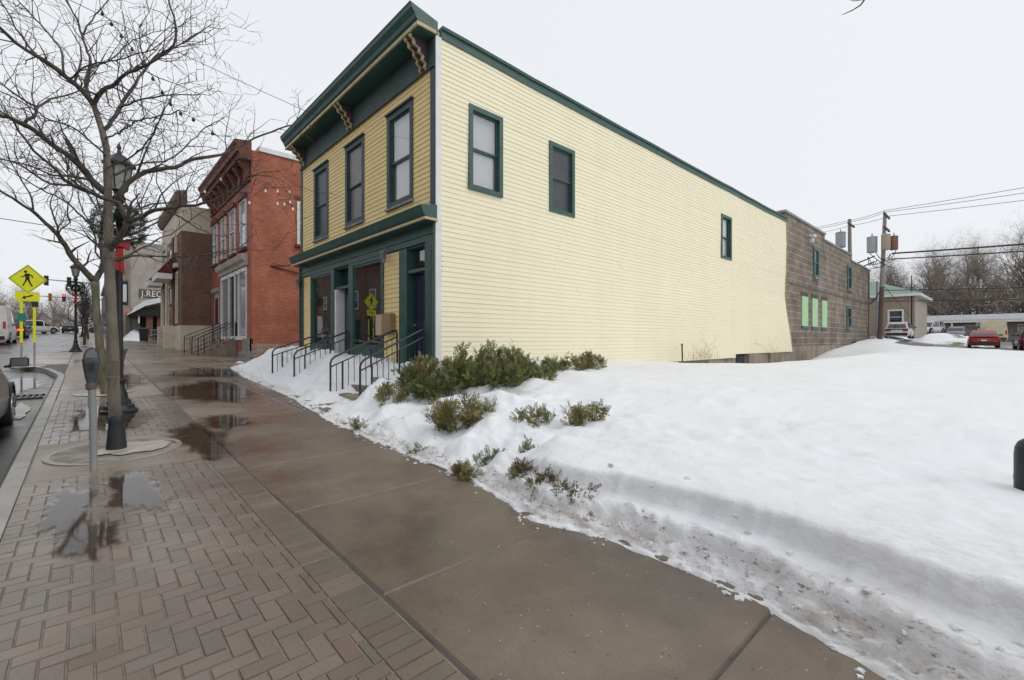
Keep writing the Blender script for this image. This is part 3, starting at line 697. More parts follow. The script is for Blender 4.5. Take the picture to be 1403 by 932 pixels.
# main cornice
m = MB(); m.fp(FF, [(0, 8.62), (.50, 8.62), (.52, 8.70), (.57, 8.75), (.60, 8.83), (.68, 8.93), (.70, 9.0), (.72, 9.03), (.0, 8.90)], 8.80, 17.95)
co = m.build('cornice', MAT['green'], YB)
m = MB(); m.fb(FF, 8.815, 17.94, 8.60, 8.675, .505, .55); m.fb(FF, 8.785, 8.82, 8.60, 8.675, .05, .55); m.build('cornice_fillet', MAT['cream'], co)
m = MB(); m.fb(FF, 8.87, 17.82, 7.95, 8.62, .0, .055); m.fb(FF, 8.87, 17.82, 7.915, 7.955, .0, .085); m.build('frieze', MAT['greend'], YB)
m = MB(); m.fb(FF, 8.85, 17.85, 8.585, 8.618, .05, .50); m.build('soffit', MAT['green'], co)
for yb in (9.28, 13.36, 17.42):
    prof = [(.055, 7.93), (.13, 7.97), (.10, 8.07), (.20, 8.12), (.17, 8.22), (.28, 8.26), (.27, 8.36), (.40, 8.40), (.42, 8.50), (.50, 8.53), (.50, 8.585), (.055, 8.585)]
    m = MB(); m.fp(FF, [(d * .93 + .004, z) for d, z in prof], yb - .12, yb + .12)
    b = m.build('bracket', MAT['purple'], YB)
    for s in (-1, 1):
        m = MB()
        for (d0, z0_), (d1, z1_) in zip(prof[:-2], prof[1:-1]):
            c = yb + s * .105
            m.hexa([V((5.87 - d, c + e, z)) for d, e, z in ((d0 - .03, -.03, z0_), (d0 + .02, -.03, z0_), (d0 + .02, .03, z0_), (d0 - .03, .03, z0_), (d1 - .03, -.03, z1_), (d1 + .02, -.03, z1_), (d1 + .02, .03, z1_), (d1 - .03, .03, z1_))])
        m.build('scroll_edge', MAT['cream'], b)
for k, o in enumerate(front_w):
    window(YB, FF, *o, cw=.15, case='greend', sash='greend' if k == 1 else 'green', pane=('glass', 'mesh', 'screen')[k], behind=('blind', 'curtain', None)[k], split=.47)
for k, o in enumerate(side_w):
    window(YB, FS, *o, cw=.12, sash='green', pane='glass' if k != 1 else 'screen', behind='blind' if k != 1 else None, sill=None, hood=False, proud=.04 + max(0, flare(o[0], 6.4)) + .01, split=.5)
# shop front
m = MB(); m.fp(FF, [(0, 4.35), (.30, 4.37), (.31, 4.44), (.36, 4.50), (.40, 4.60), (.42, 4.645), (.43, 4.67), (.0, 4.74)], 8.83, 17.95)
sc = m.build('shop_cornice', MAT['green'], YB)
m = MB(); m.fb(FF, 8.84, 17.94, 4.36, 4.415, .302, .345); m.fb(FF, 8.80, 8.835, 4.36, 4.415, .0, .345); m.build('cornice_fillet', MAT['cream'], sc)
m = MB(); m.fb(FF, 8.90, 17.8, 3.95, 4.36, .0, .06); m.fb(FF, 8.89, 17.8, 4.10, 4.14, .06, .085)
m.fb(FF, 8.902, 9.20, .45, 3.95, -.2, .06); m.fb(FF, 8.905, 9.17, .45, 3.9, .06, .085)           # corner pilaster
m.fb(FF, 9.20, 9.31, .45, 3.95, -.25, .03); m.fb(FF, 10.14, 10.52, .45, 3.95, -.25, .03)          # door one jambs
m.fb(FF, 11.36, 11.47, .9, 3.95, -.1, .05); m.fb(FF, 13.24, 13.56, .45, 3.95, -.3, .05); m.fb(FF, 14.66, 14.94, .45, 3.95, -.3, .05)
m.fb(FF, 16.68, 16.78, .9, 3.95, -.1, .05); m.fb(FF, 17.56, 17.8, .45, 3.95, -.1, .06)
m.fb(FF, 11.47, 13.24, .45, 1.45, -.08, .03); m.fb(FF, 14.94, 16.68, .45, 1.45, -.08, .03)
m.fb(FF, 11.47, 13.24, 3.85, 3.95, -.1, .045); m.fb(FF, 14.94, 16.68, 3.85, 3.95, -.1, .045)
m.fb(FF, 9.31, 10.14, 3.30, 3.38, -.25, .0); m.fb(FF, 13.56, 14.66, 3.26, 3.34, -.3, .0)
m.fb(FF, 13.56, 14.66, 3.9, 3.95, -.3, .0); m.fb(FF, 9.31, 10.14, 3.9, 3.95, -.25, .0)
m.build('shop_front', MAT['green'], YB)
m = MB(); m.fb(FF, 8.912, 8.952, .9, 3.86, .086, .092)
for z in frange(.9, 3.8, .075): m.fb(FF, 8.915, 8.949, z, z + .04, .092, .108)
m.build('dentil_strip', MAT['greend'], YB)
for a0, a1 in ((11.47, 13.24), (14.94, 16.68)):
    m = MB(); cw = .06
    m.fb(FF, a0, a0 + cw, 1.45, 3.85, -.07, .02); m.fb(FF, a1 - cw, a1, 1.45, 3.85, -.07, .02); m.fb(FF, a0 + cw, a1 - cw, 1.45, 1.45 + cw, -.07, .018); m.fb(FF, a0 + cw, a1 - cw, 3.85 - cw, 3.85, -.07, .018)
    f = m.build('shop_window', MAT['green'], YB)
    m = MB(); e_ = .058 if a0 < 12 else .0; m.quad((5.915 + e_, a0 + cw, 1.51), (5.915 - e_, a1 - cw, 1.51), (5.915 - e_, a1 - cw, 3.79), (5.915 + e_, a0 + cw, 3.79)); m.build('pane', MAT['shopglass'], f, fix=False)
    m = MB(); m.fb(FF, a0 - .02, a1 + .02, 1.0, 3.94, -.42, -.40); m.build('display_back', MAT['screen'], f)
def door(a0, a1, z0, z1, d, glazed):
    m = MB(); m.fb(FF, a0, a1, z0, z1, d - .05, d)
    dd = m.build('door', MAT['navy'], YB); w_ = (a1 - a0)
    m = MB(); cells = [(.12, .46, .05, .42), (.54, .88, .05, .42), (.12, .46, .48, .95), (.54, .88, .48, .95)] if not glazed else [(.15, .85, .06, .38)]
    for u0, u1, v0, v1 in cells:
        A0, A1, Z0, Z1 = a0 + w_ * u0, a0 + w_ * u1, z0 + (z1 - z0) * v0, z0 + (z1 - z0) * v1
        m.fb(FF, A0, A0 + .03, Z0, Z1, d, d + .018); m.fb(FF, A1 - .03, A1, Z0, Z1, d, d + .018); m.fb(FF, A0 + .03, A1 - .03, Z0, Z0 + .03, d, d + .018); m.fb(FF, A0 + .03, A1 - .03, Z1 - .03, Z1, d, d + .018)
        m.fb(FF, A0 + .07, A1 - .07, Z0 + .07, Z1 - .07, d, d + .01)
    m.build('door_panel', MAT['navy'], dd)
    if glazed: m = MB(); m.fb(FF, a0 + w_ * .17, a0 + w_ * .83, z0 + .95, z1 - .15, d + .002, d + .008); m.build('pane', MAT['fglass'], dd)
    m = MB(); m.lathe([(.0, 0), (.03, .005), (.032, .03), (.02, .045), (0, .05)], (5.87 - d - .05, a1 - .08 if not glazed else a0 + .08, z0 + 1.0), 10, 'x'); m.build('handle', MAT['galv'], dd)
    m = MB(); m.fq(FF, a0, a1, z1 + .08, 3.9, d + .02); m.build('transom_pane', MAT['shopglass'], YB, fix=False)
    m = MB(); m.fb(FF, a0 - .02, a1 + .02, z1 + .02, 3.94, d - .35, d - .33); m.build('transom_back', MAT['dark'], YB)
door(9.31, 10.14, 1.02, 3.30, -.18, False); door(13.60, 14.52, 1.02, 3.26, -.24, True)
m = MB(); m.fb(FF, 14.52, 14.66, 1.02, 3.26, -.24, .03); m.build('storm_door_jamb', MAT['white'], YB)
for y_, z_ in ((11.05, 3.86), (17.66, 3.80)):
    m = MB(); m.tube([(5.87, y_, z_ + .15), (5.74, y_, z_ + .22), (5.68, y_, z_ + .12)], .014, 6)
    m.lathe([(0, .14), (.025, .13), (.05, .09), (.11, .05), (.115, .035), (.085, .03), (.075, -.1), (.05, -.17), (.02, -.19), (0, -.2)], (5.68, y_, z_), 12)
    m.build('wall_lantern', MAT['greysill'], YB, smooth=True)
m = MB(); m.tube([(5.79, 17.75, .7), (5.79, 17.75, 4.3)], .035, 8); m.build('downpipe', MAT['greend'], YB)
# steps under the snow
for y0, y1 in ((9.2, 10.35), (13.3, 14.86)):
    m = MB()
    for k in range(4): m.bx(4.15 + .36 * k, 5.80 if k == 3 else 4.15 + .36 * (k + 1) - .002, y0, y1, sz(y0) - .05, sz(y0) + .17 * (k + 1))
    m.build('entrance_steps', MAT['found'], YB)
# boards leaning by the shop window
o = tag(MB().fb(FF, 11.35, 11.72, 1.78, 2.34, .055, .075).build('notice_board', MAT['tanbox']), 'pale tan blank board on the shop front beside the right display window', 'board')
o = tag(MB().fb(FF, 10.72, 11.22, 1.80, 2.34, .03, .16).build('mailbox', MAT['box'], bevel=.01), 'brown box on the ochre clapboard left of the navy corner door', 'box')

def rail(y, x0, x1, zb0, zb1, label, group, h=.92, posts=True, mat='rail'):
    """sloped iron hand rail along x: looped top rail, mid rail, bottom rail, pickets"""
    t = thing('stair_railing', label, 'railing', (x0, y, zb0), 0, group)
    zt0, zt1 = zb0 + h, zb1 + h; S = lambda x: (x - x0) / (x1 - x0)
    T = lambda x: zt0 + (zt1 - zt0) * S(x)
    m = MB(); m.tube([(x0, y, zb0 - .12), (x0, y, zt0 - .1), (x0 + .03, y, zt0 - .02), (x0 + .1, y, T(x0 + .1)), (x1 - .1, y, T(x1 - .1)), (x1 - .03, y, zt1 - .02), (x1, y, zt1 - .1), (x1, y, zb1)], .024, 8)
    m.build('top_rail', MAT[mat], t, smooth=True)
    m = MB(); m.tube([(x0, y, zt0 - .19), (x1, y, zt1 - .19)], .017, 6); m.build('mid_rail', MAT[mat], t)
    m = MB(); m.tube([(x0, y, zb0 + .06), (x1, y, zb1 + .06)], .017, 6); m.build('bottom_rail', MAT[mat], t)
    n = max(4, int((x1 - x0) / .13))
    m = MB()
    for k in range(1, n):
        x = x0 + (x1 - x0) * k / n; r = .022 if k % 5 == 2 else .008
        m.tube([(x, y, T(x) - h + .06), (x, y, T(x) - .19)], r, 6)
    m.build('picket', MAT[mat], t)
    return t
rg = 'railings of the yellow house steps'
rail(9.15, 4.18, 5.74, sz(9.2), 1.0, 'black iron stair railing nearest the navy corner door and shrubs', rg)
rail(10.40, 4.05, 5.72, sz(10.3), 1.0, 'black iron stair railing just left of the navy corner door steps', rg)
rail(13.25, 4.17, 5.72, sz(13.3), 1.0, 'black iron railing on the right side of the snow covered middle steps', rg)
rail(14.92, 4.08, 5.72, sz(14.9), 1.0, 'black iron railing on the left side of the snow covered middle steps', rg)

# ---------------------------------------------------------------- concrete block building
BB = thing('block_building', 'stepped grey concrete block building with pale green boards over its windows', 'building', (43, 13, 1))
m = MB()
for x0, x1, zt in ((30.4, 39.2, 9.25), (39.2, 47.5, 8.80), (47.5, 55.5, 8.30)): m.bx(x0, x1, 8.9, 19, 1.25 if x0 > 31 else 1.25, zt)
m.build('wall', MAT['block'], BB)
m = MB()
for x0, x1, zt in ((30.3, 39.25, 9.25), (39.25, 47.55, 8.80), (47.55, 55.6, 8.30)): m.bx(x0, x1, 8.82, 9.2, zt + .002, zt + .13)
m.bx(30.3, 30.6, 9.2, 19, 9.252, 9.38)
m.build('coping', M('grey_flashing', (.2, .22, .22), (.28, .3, .3), 2, .5), BB)
m = MB(); m.bx(30.45, 55.5, 8.84, 9.3, -.2, 1.26); m.build('foundation', MAT['found'], BB)
m = MB(); m.bx(31.2, 55.5, 8.86, 8.9, 5.02, 5.14); m.build('belt_course', M('soot_band', (.08, .07, .06), (.14, .12, .10), 3, .9), BB)
for a0, a1, z0, z1 in ((36.2, 37.4, 5.95, 7.95), (46.0, 47.4, 5.85, 7.85), (45.8, 47.3, 2.65, 4.4)):
    flatwin(BB, FS, a0, a1, z0, z1, 'teal', 'fglass', .16, proud=.09, sill='greysill')
for a0 in (33.6, 35.9, 38.35):
    m = MB(); m.fb(FS, a0, a0 + 1.3, 2.55, 4.48, .003, .05); b = m.build('window_board', MAT['lightgreen'], BB)
    m = MB(); m.fb(FS, a0 - .1, a0 + 1.4, 2.42, 2.55, .002, .10); m.build('sill', MAT['teal'], b)
    m = MB(); m.fb(FS, a0 - .15, a0 + 1.45, 4.48, 4.75, .002, .03); m.build('lintel', M('sooty_lintel', (.06, .055, .05), (.1, .09, .08), 6, .9) if a0 < 34 else bpy.data.materials['sooty_lintel'], b)
m = MB(); m.fb(FS, 35.3, 35.9, 8.55, 8.68, .0, .28); m.fb(FS, 35.45, 35.7, 8.2, 8.42, .0, .2); m.tube([(35.6, 8.9, 8.1), (35.6, 8.86, 8.6)], .02, 6)
m.build('flood_light', MAT['white'], BB)
m = MB(); m.tube([(54.6, 8.85, 1.6), (54.6, 8.85, 8.0)], .06, 6); m.build('downpipe', M('rusty_downpipe', (.2, .13, .09), (.28, .2, .14), 2, .8), BB)
m = MB(); m.bx(55.52, 56.1, 9.2, 10.2, 4.2, 7.0); m.build('wall_unit', MAT['white'], BB)

# ---------------------------------------------------------------- red brick building
RB = thing('brick_building', 'two storey red painted brick building with heavy bracketed cornice and white shop window', 'building', (6, 25, .75))
FR = frame((5.87, 0, 0), (0, 1, 0), (-1, 0, 0)); FRS = frame((0, 25, 0), (1, 0, 0), (0, -1, 0))
m = MB(); m.bx(5.9, 26, 25, 34.2, 1.45, 10.92); m.build('wall', MAT['brick'], RB)
m = MB(); m.bx(5.89, 26, 24.98, 34.2, .5, 1.45); m.build('foundation', brick_mat('whitewashed_base', (.4, .3, .24), (.3, .12, .08), (.45, .4, .35), .3, .1, .02, dirt=.7), RB)
m = MB(); m.fb(FR, 25.0, 25.5, .85, 9.3, -.02, .05); m.fb(FR, 25.5, 34.2, 5.95, 10.4, -.02, .03); m.fb(FR, 31.4, 32.0, .85, 5.95, -.02, .05); m.fb(FR, 33.6, 34.2, .85, 5.95, -.02, .05); m.fb(FR, 25.5, 31.4, .85, 1.65, -.02, .03)
m.fb(FR, 32.0, 33.6, 4.6, 5.95, -.02, .03)
m.build('front_wall', MAT['brickf'], RB)
m = MB(); m.fp(FR, [(0, 10.35), (.50, 10.42), (.52, 10.62), (.60, 10.72), (.64, 10.95), (.74, 11.10), (.74, 11.2), (0, 11.3)], 24.85, 34.6); co = m.build('cornice', MAT['brickd'], RB)
m = MB(); m.fb(FR, 24.84, 34.6, 10.66, 10.72, .6, .66); m.build('cornice_fillet', MAT['brickf'], co)
for k in range(8):
    y_ = 25.3 + k * 1.22
    m = MB(); m.fp(FR, [(.03, 9.55), (.16, 9.6), (.2, 9.9), (.42, 10.2), (.46, 10.35), (.03, 10.35)], y_ - .13, y_ + .13); m.build('bracket', MAT['brickd'], RB)
m = MB(); m.fb(FR, 24.95, 34.3, 9.42, 9.52, .03, .12); m.fb(FR, 24.95, 34.3, 9.62, 9.68, .03, .09); m.build('string_course', MAT['brickd'], RB)
m = MB(); m.bx(6.2, 26.2, 24.9, 34.3, 10.93, 11.16); m.build('snowy_roof_edge', M('roof_snow', (.8, .82, .84), (.7, .72, .74), 2, .7), RB)
for c in (26.22, 28.5, 30.75, 33.0):
    f = flatwin(RB, FR, c - .6, c + .6, 6.28, 8.72, 'white', 'fglassl', .1, d=.03, sill='brickd', proud=.07)
    m = MB(); m.plate(FR, [(c - .75, 8.72), (c + .75, 8.72), (c + .75, 8.92), (c, 9.14), (c - .75, 8.92)], .03, .2); m.build('hood', MAT['brickd'], f)
flatwin(RB, FRS, 8.0, 9.2, 6.6, 8.85, 'white', 'fglassl', .12, sill='brickd', proud=.06)
m = MB(); m.fb(FRS, 7.9, 9.3, 8.95, 9.13, .0, .05); m.build('window_head', MAT['brickd'], RB)
m = MB(); m.fp(FR, [(.03, 5.32), (.16, 5.34), (.18, 5.5), (.3, 5.62), (.34, 5.78), (.36, 5.88), (.03, 5.94)], 25.3, 31.6); m.fp(FR, [(.03, 4.5), (.16, 4.55), (.22, 4.75), (.03, 4.8)], 31.9, 33.7); m.build('shop_cornice', MAT['tanl'], RB)
m = MB()
for a, b in ((25.5, 25.62), (27.1, 27.25), (27.9, 28.05), (29.3, 29.45), (31.28, 31.4)): m.fb(FR, a, b, 1.65, 5.3, .0, .09)
m.fb(FR, 25.62, 31.28, 1.65, 1.85, .0, .088); m.fb(FR, 25.62, 31.28, 5.1, 5.3, .0, .088)
f = m.build('shop_window', MAT['white'], RB)
m = MB(); m.fb(FR, 25.62, 27.1, 1.85, 5.1, .0, .03); m.fb(FR, 29.45, 31.28, 1.85, 5.1, .0, .03); m.build('pane', MAT['fglassl'], f)
m = MB(); m.fb(FR, 28.05, 29.3, 1.7, 5.1, .0, .02); d_ = m.build('door', MAT['fglass'], RB)
m = MB(); m.fb(FR, 28.15, 28.2, 2.4, 3.0, .02, .06); m.build('handle', MAT['galv'], d_)
m = MB(); m.fb(FR, 27.25, 27.9, 1.85, 5.1, .0, .03); m.build('side_pane', MAT['fglass'], f)
m = MB(); m.fb(FR, 32.1, 33.5, 1.7, 4.5, .0, .03); d_ = m.build('door', MAT['tanl'], RB)
m = MB(); m.fb(FR, 32.35, 33.25, 2.6, 4.2, .03, .04); m.build('pane', MAT['fglass'], d_)
m = MB(); m.tube([(6.75, 24.98, 5.35), (8.1, 24.6, 5.5)], .035, 6); m.tube([(6.75, 24.98, 5.35), (8.1, 24.9, 5.1)], .035, 6); m.build('iron_bracket', MAT['brickd'], RB)
m = MB(); m.bx(5.45, 5.95, 24.95, 25.6, .6, 1.1); m.bx(5.6, 5.95, 25.0, 25.5, 1.1, 1.72); m.build('corner_plinth', MAT['greysill'], RB)
m = MB()
for k in range(5): m.bx(4.35 + .3 * k, 5.86 if k == 4 else 4.35 + .3 * (k + 1) - .002, 27.9, 31.5, .6, .85 + .17 * (k + 1))
m.build('entrance_steps', MAT['found'], RB)
rg = 'railings of the red building steps'
rail(27.85, 4.15, 5.80, .83, 1.72, 'black iron stair railing nearest the white shop window of the red building', rg)
rail(29.35, 4.10, 5.80, .88, 1.72, 'black iron stair railing in the middle of the red building steps', rg)
rail(31.55, 4.05, 5.80, .94, 1.72, 'black iron stair railing at the far side of the red building steps', rg)

# ---------------------------------------------------------------- brown brick building with awnings
NB = thing('awning_building', 'brown brick building with cream stone front and maroon awnings', 'building', (4.25, 34.3, 1))
FN = frame((4.25, 0, 0), (0, 1, 0), (-1, 0, 0)); FNS = frame((0, 34.3, 0), (1, 0, 0), (0, -1, 0))
m = MB(); m.bx(4.27, 22, 34.3, 43.6, 2.55, 8.35); m.build('wall', MAT['brown'], NB)
m = MB(); m.bx(4.2, 22, 34.25, 43.65, .6, 2.55); m.bx(4.24, 21, 34.32, 43.6, 8.35, 9.95); m.build('stone_band', MAT['stone'], NB)
m = MB(); m.fp(FN, [(-.3, 9.952), (.12, 9.952), (.3, 10.25), (.34, 10.6), (.2, 10.75), (-.3, 10.85)], 34.2, 43.7); m.build('cornice', M('brown_slate', (.13, .085, .065), (.18, .12, .09), 3, .8), NB)
for y_ in (37.3, 40.5, 43.25): m = MB(); m.fb(FN, y_ - .35, y_ + .35, 2.56, 8.35, -.02, .12); m.build('pilaster', MAT['brown2' if y_ < 38 else 'stone'], NB)
for y_ in (38.9, 41.9):
    flatwin(NB, FN, y_ - 1.0, y_ + 1.0, 2.2, 5.4, 'stone', 'fglass', .18); flatwin(NB, FN, y_ - .8, y_ + .8, 6.2, 8.0, 'stone', 'fglassl', .15)
flatwin(NB, FN, 35.5, 36.5, 2.7, 6.0, 'stone', 'fglassl', .15); m = MB(); m.fb(FN, 35.4, 36.6, 6.25, 6.5, .0, .2); m.fb(FN, 35.8, 36.2, 7.2, 8.2, .0, .12); m.build('keystone', MAT['stone'], NB)
for y_ in (36.3, 41.4):
    m = MB(); m.fp(FN, [(.2, 6.95), (.24, 6.95), (.98, 5.95), (.98, 5.88), (.2, 5.9)], y_, y_ + (3.0 if y_ < 40 else 2.1)); a = m.build('awning', MAT['awning'], NB)
    m = MB(); m.fp(FN, [(.22, 5.55), (1.0, 5.55), (1.0, 5.90), (.22, 5.88)], y_ - .03, y_ + (3.03 if y_ < 40 else 2.13)); m.build('valance', MAT['white'], a)
for a_ in (36.9, 40.4): m = MB(); m.bx(3.7, 4.2, a_, a_ + .8, .8, 2.6); m.build('stone_pier', MAT['stone'], NB)
rail(38.2, 3.0, 4.15, 1.2, 1.4, 'low iron railing by the stone piers beneath the maroon awnings', None, .75, mat='pipe')

# ---------------------------------------------------------------- grey stucco building with the sign
GB = thing('stucco_building', 'tall weathered grey stucco building behind a snow topped brick porch', 'building', (2.6, 60, 1.7))
FG = frame((0, 60, 0), (1, 0, 0), (0, -1, 0))
m = MB(); m.bx(2.55, 20, 60, 78, 1.4, 11.4); m.bx(2.5, 20.1, 59.95, 60.5, 11.4, 11.65); m.build('wall', MAT['stucco'], GB)
m = MB(); m.bx(1.9, 2.55, 60.4, 70, 1.4, 10.6); m.bx(2.9, 3.25, 59.85, 60, 1.5, 11.4); m.build('end_pier', M('dark_stucco', (.22, .19, .16), (.3, .27, .23), 1, .9), GB)
m = MB(); m.fb(FG, 3.95, 6.4, 6.0, 6.85, .0, .12); sg = m.build('sign_board', M('sign_board_brown', (.10, .08, .07), rough=.6), GB)
fc = bpy.data.curves.new('lettering', 'FONT'); fc.body = 'J.REC'; fc.size = .88; fc.extrude = .04; fc.space_character = 1.05
fo = bpy.data.objects.new('lettering', fc); C.objects.link(fo); fo.parent = sg; fo.rotation_euler = (R(90), 0, 0); fo.data.materials.append(MAT['white'])
fo_loc = (4.1 - 2.6, 59.84 - 60, 6.11 - 1.7); bpy.context.view_layer.update()
lm = bpy.data.meshes.new_from_object(fo); C.objects.unlink(fo); bpy.data.objects.remove(fo)
for v_ in lm.vertices: x_, y_, z_ = v_.co; v_.co = (x_ * .8 + fo_loc[0], fo_loc[1] - z_, y_ + fo_loc[2])
fo = bpy.data.objects.new('lettering', lm); C.objects.link(fo); fo.parent = sg; lm.materials.clear(); lm.materials.append(MAT['white'])
m = MB(); m.fp(frame((0, 0, 0), (0, 1, 0), (1, 0, 0)), [(2.95, 4.15), (3.3, 4.75), (4.0, 5.3), (5.0, 5.6), (6.6, 5.75), (6.6, 5.3), (5.0, 5.15), (4.0, 4.8), (2.95, 4.05)], 54, 59.9); m.build('porch_roof', bpy.data.materials['roof_snow'], GB)
m = MB(); m.bx(3.1, 6.5, 54.3, 59.8, 3.9, 4.5); m.bx(4.0, 6.5, 58.6, 59.8, 1.6, 3.9); m.build('porch_wall', MAT['dark'], GB)
for x_ in (4.35, 5.15, 6.1):
    m = MB(); m.bx(x_ - .24, x_ + .24, 54.6, 55.1, 1.5, 4.2); m.build('porch_column', MAT['brown2'], GB)
m = MB(); m.bx(3.5, 3.62, 54.5, 54.54, 3.2, 4.0); m.build('door_notice', MAT['white'], GB)
# shops beyond
FB = thing('far_brick_building', 'plain distant brick shop row past the grey stucco building', 'building', (2.2, 84, 2.4))
m = MB(); m.bx(2.2, 18, 84, 112, 2.0, 9.6); m.build('wall', MAT['brown2'], FB)
m = MB(); m.bx(1.9, 18, 83.9, 112, 9.6, 10.0); m.build('cornice', MAT['stone'], FB)
for k in range(6): flatwin(FB, frame((2.2, 0, 0), (0, 1, 0), (-1, 0, 0)), 85.5 + 4.4 * k, 87.3 + 4.4 * k, 6, 8.4, 'stone', 'fglass', .15)
# motel and tan house on the right
TH = thing('tan_house', 'small tan clad house with green hipped metal roof', 'house', (66, 7, 1.9))
m = MB(); m.bx(66, 77, 6.7, 16, 1.4, 6.7); m.build('wall', MAT['tan'], TH)
m = MB(); m.bx(66.0, 77, 6.66, 6.698, 1.4, 6.7); m.build('gable_wall', MAT['tanl'], TH)
m = MB(); e = .55; zr = 8.55
c0, c1, c2, c3 = (66 - e, 6.7 - e, 6.75), (77 + e, 6.7 - e, 6.75), (77 + e, 16 + e, 6.75), (66 - e, 16 + e, 6.75)
r0, r1 = (69.5, 10.4, zr), (73.5, 10.4, zr)
m.quad(c0, c1, r1, r0); m.quad(c1, c2, r1); m.quad(c2, c3, r0, r1); m.quad(c3, c0, r0); rf = m.build('roof', MAT['metalroof'], TH, fix=False)
m = MB(); m.bx(66 - e, 77 + e, 6.7 - e, 16 + e, 6.45, 6.745); m.build('fascia', MAT['white'], rf)
FT = frame((66, 0, 0), (0, 1, 0), (-1, 0, 0))
flatwin(TH, FT, 7.6, 9.0, 3.35, 5.05, 'white', 'fglass', .17)
m = MB(); m.tube([(65.95, 6.95, 2.9), (65.95, 6.95, 8.7)], .05, 6); m.build('service_mast', MAT['black'], TH)
m = MB(); m.tube([(65.93, 7.1, 3.2), (65.93, 7.1, 6.5)], .06, 6); m.bx(65.8, 65.98, 6.95, 7.35, 2.75, 3.3); m.build('meter_box', MAT['tanl'], TH)
MO = thing('motel', 'long low motel with flat snow covered roof and porch posts', 'building', (104, 0, 2.3))
m = MB(); m.bx(104, 116, -46, 12, 1.6, 5.0); m.build('wall', MAT['motelw'], MO)
m = MB(); m.bx(101, 117, -47, 13, 5.05, 5.45); rf = m.build('roof', MAT['white'], MO)
m = MB(); m.bx(100.9, 117, -47, 13, 5.452, 6.25); m.build('roof_snow', bpy.data.materials['roof_snow'], rf)
for k in range(10): m = MB(); m.bx(101.2, 101.4, 11.5 - 5.8 * k, 11.7 - 5.8 * k, 1.9, 5.05); m.build('porch_post', MAT['white'], MO)
FM = frame((104, 0, 0), (0, 1, 0), (-1, 0, 0))
for k in range(9):
    y_ = 9.0 - 5.8 * k
    m = MB(); m.fb(FM, y_ - 2.6, y_ - 1.0, 2.3, 4.8, .0, .06); m.build('timber_panel', MAT['pinkw'], MO)
    flatwin(MO, FM, y_ - .8, y_ + 1.3, 2.6, 4.7, 'white', 'fglassl', .12); 
    m = MB(); m.fb(FM, y_ + 1.6, y_ + 2.5, 2.3, 4.6, .0, .05); m.build('door', MAT['cdark'] if k % 2 else MAT['motelw'], MO)
m = MB(); m.bx(106, 110, -14, -6, 6.25, 7.1); m.build('roof_plant', MAT['can'], MO)
MO.location.z -= .65

# row across the road (seen in the shop glass)
def opposite(name, label, y0, y1, h, mat, n):
    t = thing(name, label, 'building', (-21, y0, sz(y0)), 0, 'shops across the road'); z0 = sz(y0)
    m = MB(); m.bx(-34, -21, y0, y1, z0 - 1, z0 + h); m.build('wall', MAT[mat], t)
    m = MB(); m.bx(-34, -20.6, y0 - .1, y1 + .1, z0 + h, z0 + h + .5); m.build('cornice', MAT['brickd'], t)
    F = frame((-21, 0, 0), (0, 1, 0), (1, 0, 0)); w_ = (y1 - y0) / n
    for k in range(n):
        c = y0 + w_ * (k + .5); flatwin(t, F, c - .7, c + .7, z0 + 4.8, z0 + 7.2, 'white', 'fglass', .12, sill='stone'); flatwin(t, F, c - 1.3, c + 1.3, z0 + .8, z0 + 3.4, 'green', 'fglass', .15, name='shop_window')
opposite('opposite_shop', 'russet brick shop across the road, mirrored in the shop glass', -6, 14, 8.5, 'brown2', 5)
opposite('opposite_shop', 'cream stone shop across the road, mirrored in the shop glass', 14.2, 30, 9.5, 'stone', 4)
opposite('opposite_shop', 'dark brown brick shop across the road, mirrored in the shop glass', 34, 58, 10.5, 'brown', 6)
opposite('opposite_shop', 'grey stucco shop across the road farthest up, mirrored in the shop glass', 58.2, 84, 11, 'stucco', 6)
opposite('opposite_shop', 'tall brown brick block across the road at the far end, mirrored in the shop glass', 84.2, 125, 14, 'brown', 8)

# ---------------------------------------------------------------- bare trees
def sprout(thick, thin, p, d, L, r, lvl, rg, cut=.006, up=.05, wig=.22, dens=1.0):
    """one branch and, along it, its side branches"""
    n = max(3, int(L / (.16 if L > .5 else .07))); n = min(n, 9); st = L / n
    pts = [V(p)]; rad = [r]; d = V(d).normalized(); kids = []
    for k in range(n):
        j = V((rg.gauss(0, 1), rg.gauss(0, 1), rg.gauss(0, 1))) * wig
        d = (d + j + V((0, 0, up))).normalized(); pts.append(pts[-1] + d * st); rad.append(r * (1 - .75 * (k + 1) / n))
        if lvl > 0 and k >= (1 if L < .6 else 0):
            for _ in range(1 if rg.random() < .75 * dens else 0): kids.append((pts[-1].copy(), d.copy(), rad[-1]))
    (thick if r > cut * 2.2 else thin).tube(pts, rad, 5 if r > cut * 2.2 else 3, cap=False)
    for q, dd, rr in kids:
        ax = dd.orthogonal(); ax.rotate(Matrix.Rotation(rg.uniform(0, 6.283), 3, dd)); nd = dd * math.cos(.85) + ax * math.sin(.85)
        sprout(thick, thin, q, nd, L * rg.uniform(.35, .65), max(rr * .7, .0033), lvl - 1, rg, cut, up, wig, dens)
